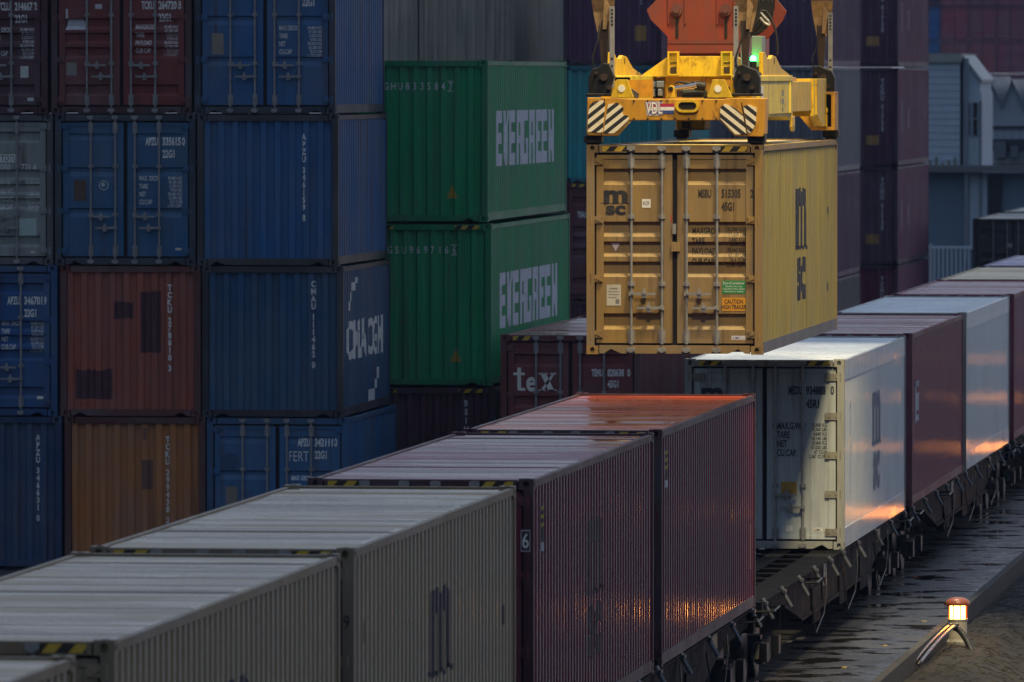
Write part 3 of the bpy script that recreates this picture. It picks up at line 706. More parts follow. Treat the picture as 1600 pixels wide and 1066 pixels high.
# ---- the lifted container
XL, YL, ZL = -12.335, 119.2, 4.630
q = container(XL, YL, ZL, (.33, .21, .070), 'yellow ochre container hanging from the crane spreader', end='door', style='bands', hazard_on=True, side=(.33, .275, .09), frame=(.33, .205, .065), roof=(.85, .70, .30))  # roof colour raised to imitate floodlight falling on the top
f = fl_(); logo_m(f, -.985, 1.93, .33, .36); on_door(q, -1, f, 'logo', BLK)
f = fl_(); ident(f, 2.896, 'MSBU', '515305', '2', '45G1', 2.165, h=.105, x_num=.645, x_own=.555, x_chk=1.09)
for i, t in enumerate(['MAXGROSS', 'TARE', 'PAYLOAD', 'CUB.CAP.']): f.text(t, .235, 1.66-i*.141, .085, .60, .03)
for i, t in enumerate(['32.500 KGS', '71.650 LBS', '3.840 KGS', '8.470 LBS', '28.660 KGS', '63.180 LBS', '76.4 CUM', '2,700 CUFT']): f.text(t, .985, 1.70-i*.0705, .052, .72, .03, 'r')
on_door(q, 1, f, 'lettering', (.03, .022, .015))
on_door(q, -1, fl_().rect(-.455, 2.02, -.335, 2.14), 'sticker', WHT); on_door(q, -1, fl_().text('RCR', -.395, 2.06, .045, .7, .008, 'c'), 'lettering', (.1, .1, .2)).location.y = -.002
on_door(q, -1, fl_().poly([(-.905, 1.545), (-.745, 1.545), (-.825, 1.395)]), 'sticker', (.25, .10, .13)); on_door(q, -1, fl_().poly([(-.89, 1.535), (-.76, 1.535), (-.825, 1.415)]), 'sticker', (.62, .58, .62)).location.y = -.002
on_door(q, -1, fl_().rect(-.945, .67, -.745, .96), 'data_plate', (.50, .48, .44))
f = fl_(); f.rect(-.90, .90, -.79, .915); f.rect(-.92, .86, -.77, .868); f.rect(-.92, .82, -.77, .828); f.rect(-.92, .78, -.80, .788); f.rect(-.82, .70, -.77, .76); on_door(q, -1, f, 'lettering', (.2, .2, .2)).location.y = -.002
on_door(q, 1, fl_().rect(.655, .84, .978, 1.02), 'sticker', (.02, .24, .075))
f = fl_(); f.text('Eco-Container', .816, .968, .036, .95, .004, 'c'); f.text('Bamboo Flooring', .816, .93, .022, 1, .002, 'c'); f.text('Waterborne Paint System', .816, .895, .022, .9, .002, 'c'); f.text('Waterborne Sealant', .816, .86, .022, 1, .002, 'c'); on_door(q, 1, f, 'lettering', WHT).location.y = -.002
on_door(q, 1, fl_().rect(.655, .60, .978, .785), 'sticker', (.62, .28, .012))
f = fl_(); f.text('CAUTION', .816, .705, .055, .72, .012, 'c'); f.text('HIGH TRAILER', .816, .63, .055, .66, .012, 'c'); on_door(q, 1, f, 'lettering', BLK).location.y = -.002
on_door(q, 1, fl_().rect(.785, .20, .978, .26), 'sticker', (.62, .64, .75)); on_door(q, 1, fl_().text('CIMC 1.1', .881, .213, .034, .85, .006, 'c'), 'lettering', (.05, .06, .3)).location.y = -.002
MB().box(-.045, .075, .012, .03, 1.42, 1.55).build('seal_bracket', M_paint, q.doors[1], (.33, .21, .07)); MB().box(-.03, .02, .02, .035, 1.66, 1.80).build('seal', M_steel, q.doors[1])
on_door(q, -1, fl_().rect(-.052, 1.82, -.036, 1.92), 'sticker', (.4, .04, .03))
MB().box(W/2-.07, W/2+.001, .18, 12.01, .015, .17).build('bottom_rail', M_fresh, q.root, (.07, .068, .06))
f = fl_(); logo_m(f, 5.35, .65, 1.7, 1.72); on_side(q, f, 'logo', (.012, .016, .03))
f = fl_(); f.rect(10.6, 1.78, 10.75, 1.88); f.rect(10.7, 1.72, 10.9, 1.78); f.rect(10.6, .62, 10.7, .75); on_side(q, f, 'lettering', (.05, .06, .05))

# ------------------------------------------------------------------ crane spreader on the lifted container
SPR = empty('crane_spreader', (XL, YL, ZL+2.896)); tag(SPR, 'yellow crane spreader with red headblock locked onto the lifted container', 'crane spreader')
def m(px, py, y):                                  # measured sizes: photo pixels scaled to metres at depth y of the spreader
    s_ = 113.4*120.2/(120.2+y); return 12.42-(2464-px)/s_, .924-(py-120.6)/s_
def P(pts, y): return [m(a, b, y) for a, b in pts]
YEL = (.80, .51, .012); ORA = (.62, .30, .014); PALE = (.85, .66, .06); HRED = (.21, .030, .016)
Y0 = -.10
beam_poly = P([(918.5,152.5),(917.3,208),(919,212),(962,213),(983,188.5),(1127,188.5),(1150,213),(1194,214),(1196.5,209),(1197.8,153.5),(1150,153),(1130,154.5),(985,154.5),(965,152.5)], Y0)
eb = MB().prism(beam_poly, Y0, Y0+.46).build('end_beam', M_mach, SPR, ORA, bevel=.012)
MB().prism(P([(945,154),(946.5,154),(941.5,212),(940,212)], Y0), Y0-.004, Y0+.1).build('seam', M_dark, eb)
MB().prism(P([(1160,160),(1161.5,160),(1170,212),(1168.5,212)], Y0), Y0-.004, Y0+.1).build('seam', M_dark, eb)
for pl, mt in (([(922.3,165),(928.5,158.5),(942.5,157),(947,161),(943,206),(939,207.5),(919.5,206.5),(919.5,182)], M_hazL), ([(951.5,163),(966.5,160.5),(975.5,169),(974,179),(984,181.5),(983.5,187.5),(961.5,208.5),(944,208.5)], M_hazL),
               ([(1127.5,167),(1135,162.5),(1147.5,167),(1162.5,179),(1168.5,210),(1151,210),(1127,185)], M_hazR), ([(1163.8,166),(1172,163.5),(1184.5,169),(1183,194),(1174.5,208.5),(1169.5,204)], M_hazR)):
    MB().prism(P(pl, Y0), Y0-.012, Y0+.02).build('warning_plate', mt, eb)
# oval opening with a raised rim
cx, cz = m(1076, 165.8, Y0)
def stadium(hw, hh, n=8):
    r = hh; return [(cx+(hw-r)+r*math.cos(a), cz+r*math.sin(a)) for a in [(-90+180*i/n)*math.pi/180 for i in range(n+1)]] + [(cx-(hw-r)+r*math.cos(a), cz+r*math.sin(a)) for a in [(90+180*i/n)*math.pi/180 for i in range(n+1)]]
o_, i_ = stadium(.165, .088), stadium(.125, .052)
rim = MB(); n = len(o_)
for k in range(n):
    a, b_ = o_[k], o_[(k+1) % n]; c_, d_ = i_[k], i_[(k+1) % n]
    rim.add([(a[0],Y0-.04,a[1]),(b_[0],Y0-.04,b_[1]),(d_[0],Y0-.04,d_[1]),(c_[0],Y0-.04,c_[1]),(a[0],Y0+.01,a[1]),(b_[0],Y0+.01,b_[1]),(d_[0],Y0+.01,d_[1]),(c_[0],Y0+.01,c_[1])], [(0,1,2,3),(0,4,5,1),(3,2,6,7)])
rim.build('opening_rim', M_mach, eb, YEL)
MB().prism(i_, Y0-.004, Y0+.02).build('opening_shade', M_black, eb)  # black plate imitates the dark inside of the oval hole
for k in range(7):
    for zz in (191.5-2.5, 157.5):
        a = m(992+k*21.5, zz, Y0)
        if abs(a[0]-cx) > .2 or zz > 180: MB().cyl((a[0], Y0-.012, a[1]+(.03 if zz > 180 else 0)), (a[0], Y0+.005, a[1]+(.03 if zz > 180 else 0)), .014, 6).build('bolt', M_rusty, eb)
def on_beam(fl, name, col, d): return fl.shape(lambda u, v: (u, Y0-d, v), name, eb, col)
x0, z0 = m(1010, 181, Y0); x1, z1 = m(1037, 158.5, Y0); x2, zb = m(1055, 178, Y0); _, zt = m(1055, 162, Y0)
on_beam(fl_().poly([(x0+.02, z0), (x1-.03, z0), (x1, z0+.02), (x1, z1), (x0-.005, z1-.01)]), 'sign', (.55, .50, .56), .003)
t3 = (zt-zb)/3
on_beam(fl_().rect(x0+.04, zb+2*t3, x2, zt), 'flag_stripe', (.40, .02, .07), .005); on_beam(fl_().rect(x0+.04, zb+t3, x2, zb+2*t3), 'flag_stripe', (.72, .72, .74), .005); on_beam(fl_().rect(x0+.04, zb, x2, zb+t3), 'flag_stripe', (.03, .06, .26), .005)
on_beam(fl_().text('VDL', (x0+x1)/2, z0+.025, .165, 1, .055, 'c', .245), 'lettering', (.25, .2, .3), .007)
on_beam(fl_().text('VDL', (x0+x1)/2, z0+.03, .155, 1, .01, 'c', .225), 'lettering', (.80, .78, .80), .009)
for g, c in (([(964.5,124.5),(982,124.5),(991.5,153),(955,153)], (972.5,138.5)), ([(1115,124.5),(1134,124.5),(1146.5,153),(1107,153)], (1123.5,139))):
    gz = MB().prism(P(g, Y0), Y0, Y0+.03).build('gusset', M_mach, SPR, YEL, bevel=.006)
    a = m(*c, Y0); MB().cyl((a[0], Y0-.008, a[1]), (a[0], Y0+.01, a[1]), .05, 20).build('reflector', M_mark, gz, (.85, .82, .72))
# transverse parts between the end beam and the main frame
fr = MB(); fr.prism(P([(982,125),(1021,125),(1021,153),(990,153)], .5), .5, .62); fr.prism(P([(1131,125),(1162,125),(1162,153),(1140,153)], .5), .5, .62)
fr.box(-1.05, 1.05, .55, .8, .42, .62); fr.build('cross_member', M_mach, SPR, ORA)
mf = MB(); mf.prism(P([(1003,118.5),(1003,120),(1153,120),(1165,118.5),(1165,100),(1150,88),(1046,88)], 3.6), 3.6, 4.1)
mfo = mf.build('main_frame', M_mach, SPR, YEL, bevel=.012)
sh = MB(); a = m(1041, 131, 3.75); b_ = m(1160, 118, 3.75); sh.box(a[0], b_[0], 3.72, 8.6, a[1]-.35, b_[1]); sh.box(-.75, .95, 4.1, 8.2, .55, .92)
sh.build('centre_box', M_mach, mfo, ORA, bevel=.012)
for c0, c1 in ((1045, 1062.5), (1128.5, 1146)):
    a = m(c0, 118, 3.55); b_ = m(c1, 80.5, 3.55); t = MB(); w_ = .025
    t.box(a[0], a[0]+w_, 3.5, 3.62, a[1], b_[1]); t.box(b_[0]-w_, b_[0], 3.5, 3.62, a[1], b_[1]); t.box(a[0]+w_, b_[0]-w_, 3.5, 3.62, b_[1]-.025, b_[1]); t.box(a[0]+w_, b_[0]-w_, 3.55, 3.59, a[1]+.02, b_[1]-.03)
    t.box(a[0]+w_, b_[0]-w_, 3.5, 3.62, a[1], a[1]+.02)
    lug = t.build('mounting_lug', M_mach, mfo, YEL); MB().box(a[0]+.04, b_[0]-.04, 3.53, 3.56, a[1]+.03, a[1]+.12).build('pocket', M_rusty, lug); xm = (a[0]+b_[0])/2; MB().box(xm-.045, xm+.045, 3.535, 3.56, a[1]+.17, a[1]+.185).build('pocket', M_dark, lug)
# side beams and telescopic arms
for s in (-1, 1):
    xa, xb = sorted((s*.70, s*1.10)); sb = MB().box(xa, xb, .9, 5.8, .40, .93).box(min(xa, xb)-.01, xb+.012, .9, 5.8, .86, .945)
    sb.prism([(.9, .40), (.9, .27), (1.4, .36), (5.2, .36), (5.8, .30), (5.8, .40)], xa+.02, xb-.02, 'x')
    so = sb.build('side_beam', M_mach, SPR, PALE, bevel=.01)
    for yy in (5.4,): MB().box(*sorted((s*1.10, s*1.118)), yy, yy+.03, .41, .86).build('stiffener', M_mach, so, PALE)
    if s > 0:
        f = fl_().rect(4.15, .66, 4.5, .74).rect(4.15, .54, 4.5, .62).rect(4.2, .44, 4.4, .5); f.shape(lambda u, v: (1.103, u, v), 'sticker', so, (.25, .22, .15)); f = fl_().rect(1.0, .62, 1.35, .80); f.shape(lambda u, v: (1.103, u, v), 'sticker', so, (.7, .7, .7))
    lg = MB().prism([(1.45, .93), (1.45, 1.27), (1.75, 1.27), (2.1, 1.18), (2.6, 1.18), (2.9, 1.23), (3.4, 1.21), (4.2, 1.05), (5.5, .96), (5.5, .93)], s*1.06-.03, s*1.06+.03, 'x')
    lgo = lg.build('lifting_lug', M_mach, SPR, YEL, bevel=.005); MB().cyl((s*1.06-.034, 3.1, 1.15), (s*1.06+.034, 3.1, 1.15), .05, 14).build('pin_hole', M_dark, lgo)
    ta = MB().box(*sorted((s*.74, s*1.05)), 5.8, 11.4, .42, .86).box(*sorted((s*.72, s*1.085)), 5.8, 6.1, .34, .92).box(*sorted((s*.72, s*1.085)), 9.6, 9.75, .34, .9)
    ta.prism([(10.1, .9), (10.1, .36), (11.0, .18), (11.7, .18), (11.7, .9)], s*1.0-.03, s*1.0+.09 if s > 0 else s*1.0+.03, 'x')
    if s > 0: ta.prism([(5.85, .36), (5.85, .2), (6.0, .14), (6.2, .14), (6.3, .2), (6.3, .36)], s*1.08-.02, s*1.08+.02, 'x')
    tao = ta.build('telescopic_arm', M_mach, SPR, YEL, bevel=.008)
    if s > 0: MB().cyl((s*1.08-.024, 6.08, .2), (s*1.08+.024, 6.08, .2), .035, 12).build('pin_hole', M_dark, tao)
    MB().box(*sorted((s*.74, s*1.05)), .3, .95, .42, .86).build('telescopic_arm', M_mach, SPR, YEL)
# rear end beam, hollow towards the photograph
rb = MB(); rb.prism([(-1.22, .12), (-1.22, .70), (1.22, .70), (1.22, .12), (.84, .12), (.66, .33), (-.66, .33), (-.84, .12)], 11.95, 12.3)
rb.box(.88, 1.22, 11.72, 11.95, .66, .70); rb.box(.88, 1.22, 11.72, 11.95, .12, .17); rb.box(.88, .93, 11.72, 11.95, .17, .66); rb.box(1.16, 1.22, 11.72, 11.95, .17, .66)
rbo = rb.build('end_beam', M_mach, SPR, ORA, bevel=.006); MB().box(.935, 1.155, 11.93, 11.949, .18, .65).build('recess_shade', M_black, rbo)  # black plate paints the shade inside the hollow beam end
MB().box(1.0, 1.1, 11.7, 11.82, .17, .36).cyl((1.05, 11.7, .42), (1.05, 11.82, .42), .06, 10).build('lock_drive', M_mach, rbo, YEL)
# twist locks on the corner castings
for x in (-1.13, 1.13):
    for y in (.1, 12.09):
        MB().box(x-.12, x+.12, y-.13, y+.13, .015, .125).box(x-.09, x+.09, y-.1, y+.1, .0, .02).build('twist_lock', M_dark, SPR, bevel=.01)
# flippers (corner guides), swung up
def flipper(x, y, s, f):
    k_ = -1 if (s > 0 and f) else 1
    fo = empty('corner_guide', (x, y, .68)); fo.parent = SPR
    k = MB(); k.prism([(-.19, 0), (-.19, .24), (-.14, .36), (-.05, .38), (.02, .44), (.09, .43), (.17, .25), (.13, .12), (.11, 0)] if s < 0 else [(.2, 0), (.2, .24), (.15, .34), (.05, .38), (-.03, .42), (-.1, .40), (-.17, .2), (-.13, 0)], -.14, .06)
    k.cyl((0, -.16, .22), (0, .1, .22), .06, 12); k.box(-.22, .22, -.16, .16, -.02, .02)
    k.build('base', M_dark, fo, bevel=.012)
    MB().cyl((.03, -.2, .24), (.03, -.14, .24), .05, 12).cyl((.10, -.19, .1), (.10, -.14, .1), .03, 10).cyl((-.08, -.19, .30), (-.08, -.14, .30), .022, 10).build('pivot_pin', M_rusty, fo)
    ar = MB(); q1 = [(.0, .36), (.075, .36), (.10, 1.02), (.0, 1.02), (-.035, .8)]
    ar.prism([(-s*u*1.0-s*(-.02), v) for u, v in q1], -.02, .05); ar.build('arm', M_rusty, fo)
    b2 = MB().box(*sorted((k_*.10, k_*.165)), -.10, -.06, .10, 1.22); bo = b2.build('guide_bar', M_steel, fo)
    h = MB()
    for zz in (.16, .22, .28, .38, .48, .95, 1.0, 1.05, 1.1, 1.15): h.box(*sorted((k_*.118, k_*.147)), -.103, -.099, zz, zz+.03)
    h.build('bolt_holes', M_black, bo)
    t = MB(); t.prism([(-.085, .86), (.075, .86), (.14, 1.14), (.165, 1.40), (-.165, 1.40), (-.14, 1.14)], .0, .025)
    t.add([(-.14, .0, 1.14), (.14, .0, 1.14), (.165, -.07, 1.40), (-.165, -.07, 1.40)], [(0, 1, 2, 3)])
    t.prism([(.0, .9), (.05, .9), (.1, 1.2), (.02, 1.38)], -.06, .0)
    t.build('guide_plate', M_tan, fo, bevel=.004)
    MB().tube([(-.1, -.1, .3), (-.14, -.12, .5), (-.06, -.1, .75), (-.05, -.05, .95)], .012, 6).build('hose', M_black, fo)
flipper(-1.0, .1, -1, True); flipper(.98, .1, 1, True); flipper(-1.0, 12.0, -1, False); flipper(1.0, 12.0, 1, False)
# headblock: two red cheek plates, sheaves between them
hb = empty('headblock', (0, 0, 0)); hb.parent = SPR
for y in (4.4, 7.6):
    w_ = .88; zb_ = 1.28
    pl = [(-.60+.04, zb_-.02), (-.60+.04, zb_+.22), (-.80, zb_+.46), (-.86, zb_+.60), (-.66, zb_+.80)]+([(.40, zb_+.80), (.50, zb_+.60), (.50, zb_-.02)] if y < 5 else [(.70, zb_+.80), (.86, zb_+.60), (.80, zb_+.46), (.60, zb_+.22), (.60, zb_-.02)])
    cp = MB().prism(pl, y, y+.05).build('cheek_plate', M_mach, hb, HRED, bevel=.006)
    MB().box(-.55, .48, y-.01, y, zb_+.12, zb_+.17).build('weld_band', M_mach, cp, (.16, .03, .025))
    for xx in (-.42, .28):
        if y < 5: MB().cyl((xx, y-.07, zb_+.60), (xx, y, zb_+.60), .085, 16).cyl((xx, y-.1, zb_+.60), (xx, y-.07, zb_+.60), .05, 12).build('pin_cap', M_mach, cp, (.12, .03, .03)); MB().box(xx-.02, xx+.02, y-.012, y, zb_+.2, zb_+.48).build('stain', M_dark, cp); MB().box(xx-.13, xx-.11, y-.025, y, zb_+.4, zb_+.8).box(xx+.11, xx+.13, y-.025, y, zb_+.4, zb_+.8).build('rib', M_mach, cp, HRED)
MB().box(-.5, .6, 4.45, 7.6, zb_-.05, zb_+.2).build('headblock_body', M_mach, hb, (.22, .035, .02))
for y in (4.75, 5.3, 6.3, 6.8):
    for xx in (-.38, .34):
        so = MB().cyl((xx, y, zb_+.62), (xx, y+.09, zb_+.62), .40, 32).cyl((xx, y-.02, zb_+.62), (xx, y+.11, zb_+.62), .34, 24).build('sheave', M_dark, hb)
        for t in (-1, 1): MB().cyl((xx+t*.40, y+.045, zb_+.62), (xx+t*.40, y+.045, 22), .014, 6).build('wire_rope', M_dark, hb)
# cabinets, green signal lamp, hydraulics, hoses
def bx(p0, p1, y, d): a = m(*p0, y); b_ = m(*p1, y); return MB().box(min(a[0], b_[0]), max(a[0], b_[0]), y, y+d, min(a[1], b_[1]), max(a[1], b_[1]))
bx((1176, 106), (1192.5, 56.5), 3.2, .5).build('control_cabinet', M_fresh, SPR, (.17, .22, .20), bevel=.01)
bx((1159, 104), (1169, 68), 3.4, .4).build('control_cabinet', M_fresh, SPR, (.22, .27, .36), bevel=.01)
bx((1160, 122), (1198, 105), 2.9, .9).build('cabinet_base', M_dark, SPR)
bx((1163, 150), (1190, 113), 1.2, .5).build('drive_motor', M_dark, SPR, bevel=.03)
gl = m(1178.5, 92, 3.05)
M_green = emit('green_signal_glass', (.03, 1, .12), 12)
MB().lathe([(0, .045), (.025, .04), (.04, .02), (.042, 0), (.042, -.03), (0, -.03)], (gl[0], 3.08, gl[1]), 12).build('signal_lamp', M_green, SPR, smooth=True)
MB().cyl((gl[0], 3.08, gl[1]-.12), (gl[0], 3.08, gl[1]-.03), .045, 10).build('lamp_socket', M_dark, SPR)
ld = bpy.data.lights.new('signal_light', 'POINT'); lo = bpy.data.objects.new('signal_light', ld); COL.objects.link(lo); lo.parent = SPR
ld.energy = .05; ld.color = (.03, 1, .12); ld.shadow_soft_size = .05; lo.location = (gl[0], 2.98, gl[1]+.02)
c0 = m(1056, 138.5, .9); c1 = m(1090, 133.5, .9)
MB().cyl((c0[0], .9, c0[1]), (c1[0], .9, c1[1]), .035, 12).build('piston_rod', M_chrome, SPR)
a = m(1049.5, 139.5, .85); bo = MB().prism(P([(1042,153),(1046,136),(1050,133),(1055,135),(1057,153)], .85), .85, .93).build('cylinder_bracket', M_mach, SPR, YEL, bevel=.005); MB().cyl((a[0], .82, a[1]), (a[0], .86, a[1]), .035, 14).build('pin', M_dark, bo)
bx((1059, 152), (1066, 142), .9, .2).build('cylinder_clamp', M_rusty, SPR)
bx((1064, 153), (1102, 140), 1.2, .5).build('hydraulic_pump', M_dark, SPR, bevel=.04)
MB().cyl((*[m(1088, 134, 1.0)[0]], 1.0, m(1088, 134, 1.0)[1]), (m(1104, 136, 1.0)[0], 1.0, m(1104, 136, 1.0)[1]), .07, 14).build('hydraulic_cylinder', M_dark, SPR)
vb = MB()
for p0, p1 in (((1014,137),(1024,128)), ((1027,137),(1037,127)), ((1017,151),(1024,139)), ((1029,150),(1035,139))):
    a = m(*p0, .75); b_ = m(*p1, .75); vb.box(a[0], b_[0], .75, .95, a[1], b_[1])
vb.build('valve_block', M_fresh, SPR, (.17, .21, .26), bevel=.01); bx((1016, 153), (1037, 126), .96, .15).build('valve_plate', M_dark, SPR)
hs = MB()
for k in range(5):
    p = [m(1056+k*8, 131-(k % 2)*2, 1.0), m(1064+k*7, 128+(k % 3)*2, 1.05), m(1080+k*4, 130+(k % 2)*3, 1.0), m(1098+k, 139+k, .95)]
    hs.tube([(x, .95+.03*k, z) for x, z in p], .013, 6)
for x0_, x1_ in ((-.95, -.55), (.55, .92)):
    for k in range(3):
        hs.sweep([(x0_+(x1_-x0_)*t/8, .42+.04*k, .62+.10*math.sin(math.pi*t/8)+.03*k) for t in range(9)], .014, 6)
hs.build('hose', M_black, SPR)
ch = MB()
for k in range(9): ch.box(.34+.035*k, .365+.035*k, .62, .74, .58, .66)
ch.build('cable_chain', M_dark, SPR)
MB().tube([(m(x, z, 5)[0], 5, m(x, z, 5)[1]) for x, z in ((1188,22),(1192,17),(1199,18),(1206,28),(1213,45),(1216,62),(1217,86))], .016, 8).build('hose', M_black, SPR)
MB().tube([(m(x, z, 5)[0], 5, m(x, z, 5)[1]) for x, z in ((1189,28),(1196,36),(1204,40),(1203,34),(1196,27),(1190,20))], .02, 8).build('cable_loop', M_steel, SPR)
bx((1059, 203.5), (1103, 186), 5.5, .8).build('winch_housing', M_mach, SPR, (.42, .30, .05), bevel=.03); bx((1064, 214), (1078, 203), 5.5, .4).build('winch_foot', M_dark, SPR); bx((1067, 201), (1080, 190), 5.48, .05).build('winch_opening', M_black, SPR)

# ------------------------------------------------------------------ wagons
_wm = {}
def wagon(y0, label, L=26.1):
    root = empty('container_wagon', (XT, y0, 0)); tag(root, label, 'rail wagon', 'flat wagons under the containers')
    zt = ZT-.012
    if not _wm:
        u = MB()
        for s in (-1, 1):
            xa, xb = sorted((s*.74, s*1.20)); u.box(xa, xb, .3, L-.3, zt-.02, zt); xa, xb = sorted((s*.14, s*.40)); u.box(xa, xb, .3, L-.3, zt-.02, zt-.004)               # top flange
            xa, xb = sorted((s*1.10, s*1.13))
            u.prism([(.3, zt-.03), (.3, zt-.26), (3.8, zt-.28), (6.5, zt-.62), (L-6.5, zt-.62), (L-3.8, zt-.28), (L-.3, zt-.26), (L-.3, zt-.03)], xa, xb, 'x')
            xa, xb = sorted((s*1.0, s*1.19)); u.prism([(3.8, zt-.28), (6.5, zt-.62), (6.5, zt-.59), (3.8, zt-.25)], xa, xb, 'x'); u.box(xa, xb, 6.5, L-6.5, zt-.65, zt-.62)
        u.box(-.12, .12, .3, L-.3, zt-.45, zt-.30)
        for yy in (.15, L-.45): u.box(-1.2, 1.2, yy, yy+.3, zt-.34, zt+.004)
        _wm['u'] = u.mesh('underframe', M_darkpaint)
        c = MB(); c.box(-.74, -.40, -.17, .17, -.04, -.008); c.box(.40, .74, -.17, .17, -.04, -.008); c.box(-.14, .14, -.12, .12, -.05, -.01); _wm['c'] = c.mesh('cross_member', M_darkpaint)
        w_ = MB()
        w_.lathe([(.0, -.06), (.2, -.05), (.40, -.06), (.46, -.06), (.46, .06), (.49, .07), (.49, .09), (.2, .06), (0, .08)], (0, 0, 0), 24); _wm['w'] = w_.mesh('wheel', M_dark, True)
        f = MB()
        for s in (-1, 1): f.prism([(-1.25, .42), (-1.1, .62), (-.5, .62), (-.3, .40), (.3, .40), (.5, .62), (1.1, .62), (1.25, .42), (.9, .44), (.5, .30), (-.5, .30), (-.9, .44)], s*1.02-.05, s*1.02+.05, 'x'); f.box(s*1.08-.09, s*1.08+.09, -1.06, -.74, .36, .62); f.box(s*1.08-.09, s*1.08+.09, .74, 1.06, .36, .62)
        f.box(-1.0, 1.0, -.2, .2, .45, .68); _wm['f'] = f.mesh('bogie_frame', M_dark)
        s_ = MB()
        for yy in (-.15, .0, .15): s_.cyl((0, yy, .42), (0, yy, .62), .06, 8)
        _wm['s'] = s_.mesh('springs', M_dark)
        sp = MB()
        for k in (-1, 1): sp.cyl((0, k*.045, 0), (.13, k*.045-.02, -.22), .024, 8); sp.cyl((.0, k*.045, .0), (-.03, k*.045, .06), .035, 8)
        sp.box(-.02, .05, -.1, .1, -.02, .02); _wm['p'] = sp.mesh('folding_spigot', M_spig)
        h = MB().tube([(1.20, -1.0, zt-.18), (1.23, -.7, zt-.62), (1.23, -.25, zt-.93), (1.23, 1.15, zt-.72), (1.23, 1.55, zt-.35), (1.20, 1.75, zt-.12)], .010, 6); _wm['h'] = h.mesh('step_hoop', M_rail)
        bx_ = MB().box(1.02, 1.16, -.3, 1.0, zt-.82, zt-.3); _wm['b'] = bx_.mesh('equipment_panel', M_darkpaint)
        rl = MB().tube([(1.13, 0, zt-.12), (1.36, .12, zt-.12), (1.36, .95, zt-.10), (1.13, 1.05, zt-.12)], .016, 6).tube([(1.36, .95, zt-.10), (1.36, .98, zt-.42)], .014, 6); _wm['r'] = rl.mesh('hand_rail', M_rail)
        tk = MB().cyl((.3, -.8, zt-.62), (.3, .8, zt-.62), .2, 14).cyl((-.4, -.5, zt-.6), (-.4, .5, zt-.6), .14, 12); _wm['t'] = tk.mesh('air_tank', M_dark)
        bf = MB(); bf.cyl((-.87, 0, 1.06), (-.87, -.3, 1.06), .09, 12).cyl((-.87, -.3, 1.06), (-.87, -.34, 1.06), .23, 20).cyl((.87, 0, 1.06), (.87, -.3, 1.06), .09, 12).cyl((.87, -.3, 1.06), (.87, -.34, 1.06), .23, 20); _wm['bf'] = bf.mesh('buffers', M_dark)
        hz = MB()
        for yy, dz in ((0, 0), (.35, -.05), (.6, .03)): hz.tube([(1.05, yy, zt-.3+dz), (1.08, yy+.08, zt-.6), (1.02, yy+.2, zt-.86), (.95, yy+.5, zt-.9)], .02, 6)
        _wm['hz'] = hz.mesh('brake_hose', M_black)
        pn = MB().box(1.135, 1.15, 0, .55, zt-.25, zt-.05); _wm['pl'] = pn.mesh('sign_plate', M_mark)
    put(_wm['u'], root)
    k = 1.15
    while k < L-.6: put(_wm['c'], root, (0, k, zt)); k += 1.25
    for yb in (2.3, L-2.3):
        bg_ = put(_wm['f'], root, (0, yb, 0), name='bogie')
        for dy in (-.9, .9):
            for s in (-1, 1):
                wo = put(_wm['w'], bg_, (s*.75, dy, .46)); wo.rotation_euler = (0, s*math.pi/2, 0)
        for s in (-1, 1): put(_wm['s'], bg_, (s*1.03, 0, 0))
    for yy in (.6, 3.4, 6.1, 8.6, 11.2, 13.4, 16.2, 19.6, 22.6, 25.5):
        put(_wm['p'], root, (1.19, yy, zt-.03)); o = put(_wm['p'], root, (-1.19, yy, zt-.03)); o.rotation_euler = (0, 0, math.pi)
    for yy in (8.6, 14.2, 20.2): put(_wm['h'], root, (0, yy, 0))
    for yy in (8.9, 13.6, 17.4): put(_wm['b'], root, (0, yy, 0), name='equipment_panel')
    for yy in (.1, 6.9, 24.4): put(_wm['r'], root, (0, yy, 0))
    for yy in (7.2, 11.0, 18.8): put(_wm['t'], root, (0, yy, 0))
    put(_wm['pl'], root, (0, 10.6, 0), (.35, .36, .36)); put(_wm['pl'], root, (0, 20.6, 0), (.30, .22, .05))
    put(_wm['bf'], root, (0, .15, 0)); o = put(_wm['bf'], root, (0, L-.15, 0)); o.rotation_euler = (0, 0, math.pi)
wl = ['dark flat wagon under the nearest beige container at the bottom left', 'dark flat wagon under the two beige containers', 'dark flat wagon under the pair of maroon containers', 'dark flat wagon with an open deck below the lifted container',
      'dark flat wagon under the far white and maroon containers', 'dark flat wagon at the right edge, under the last maroon container', 'dark flat wagon at the far end of the train']
for i, yy in enumerate((38.3, 65.0, 91.7, 118.4, 145.05, 171.65, 198.2)): wagon(yy, wl[i])
trl = empty('container_wagon', (-17.0, 263.5, 0)); tag(trl, 'dark wagon under the dark green container at the far right', 'rail wagon', 'flat wagons under the containers')
put(_wm['u'], trl, (0, 0, 0)); 
for yb in (2.3, 23.8): put(_wm['f'], trl, (0, yb, 0), name='bogie')

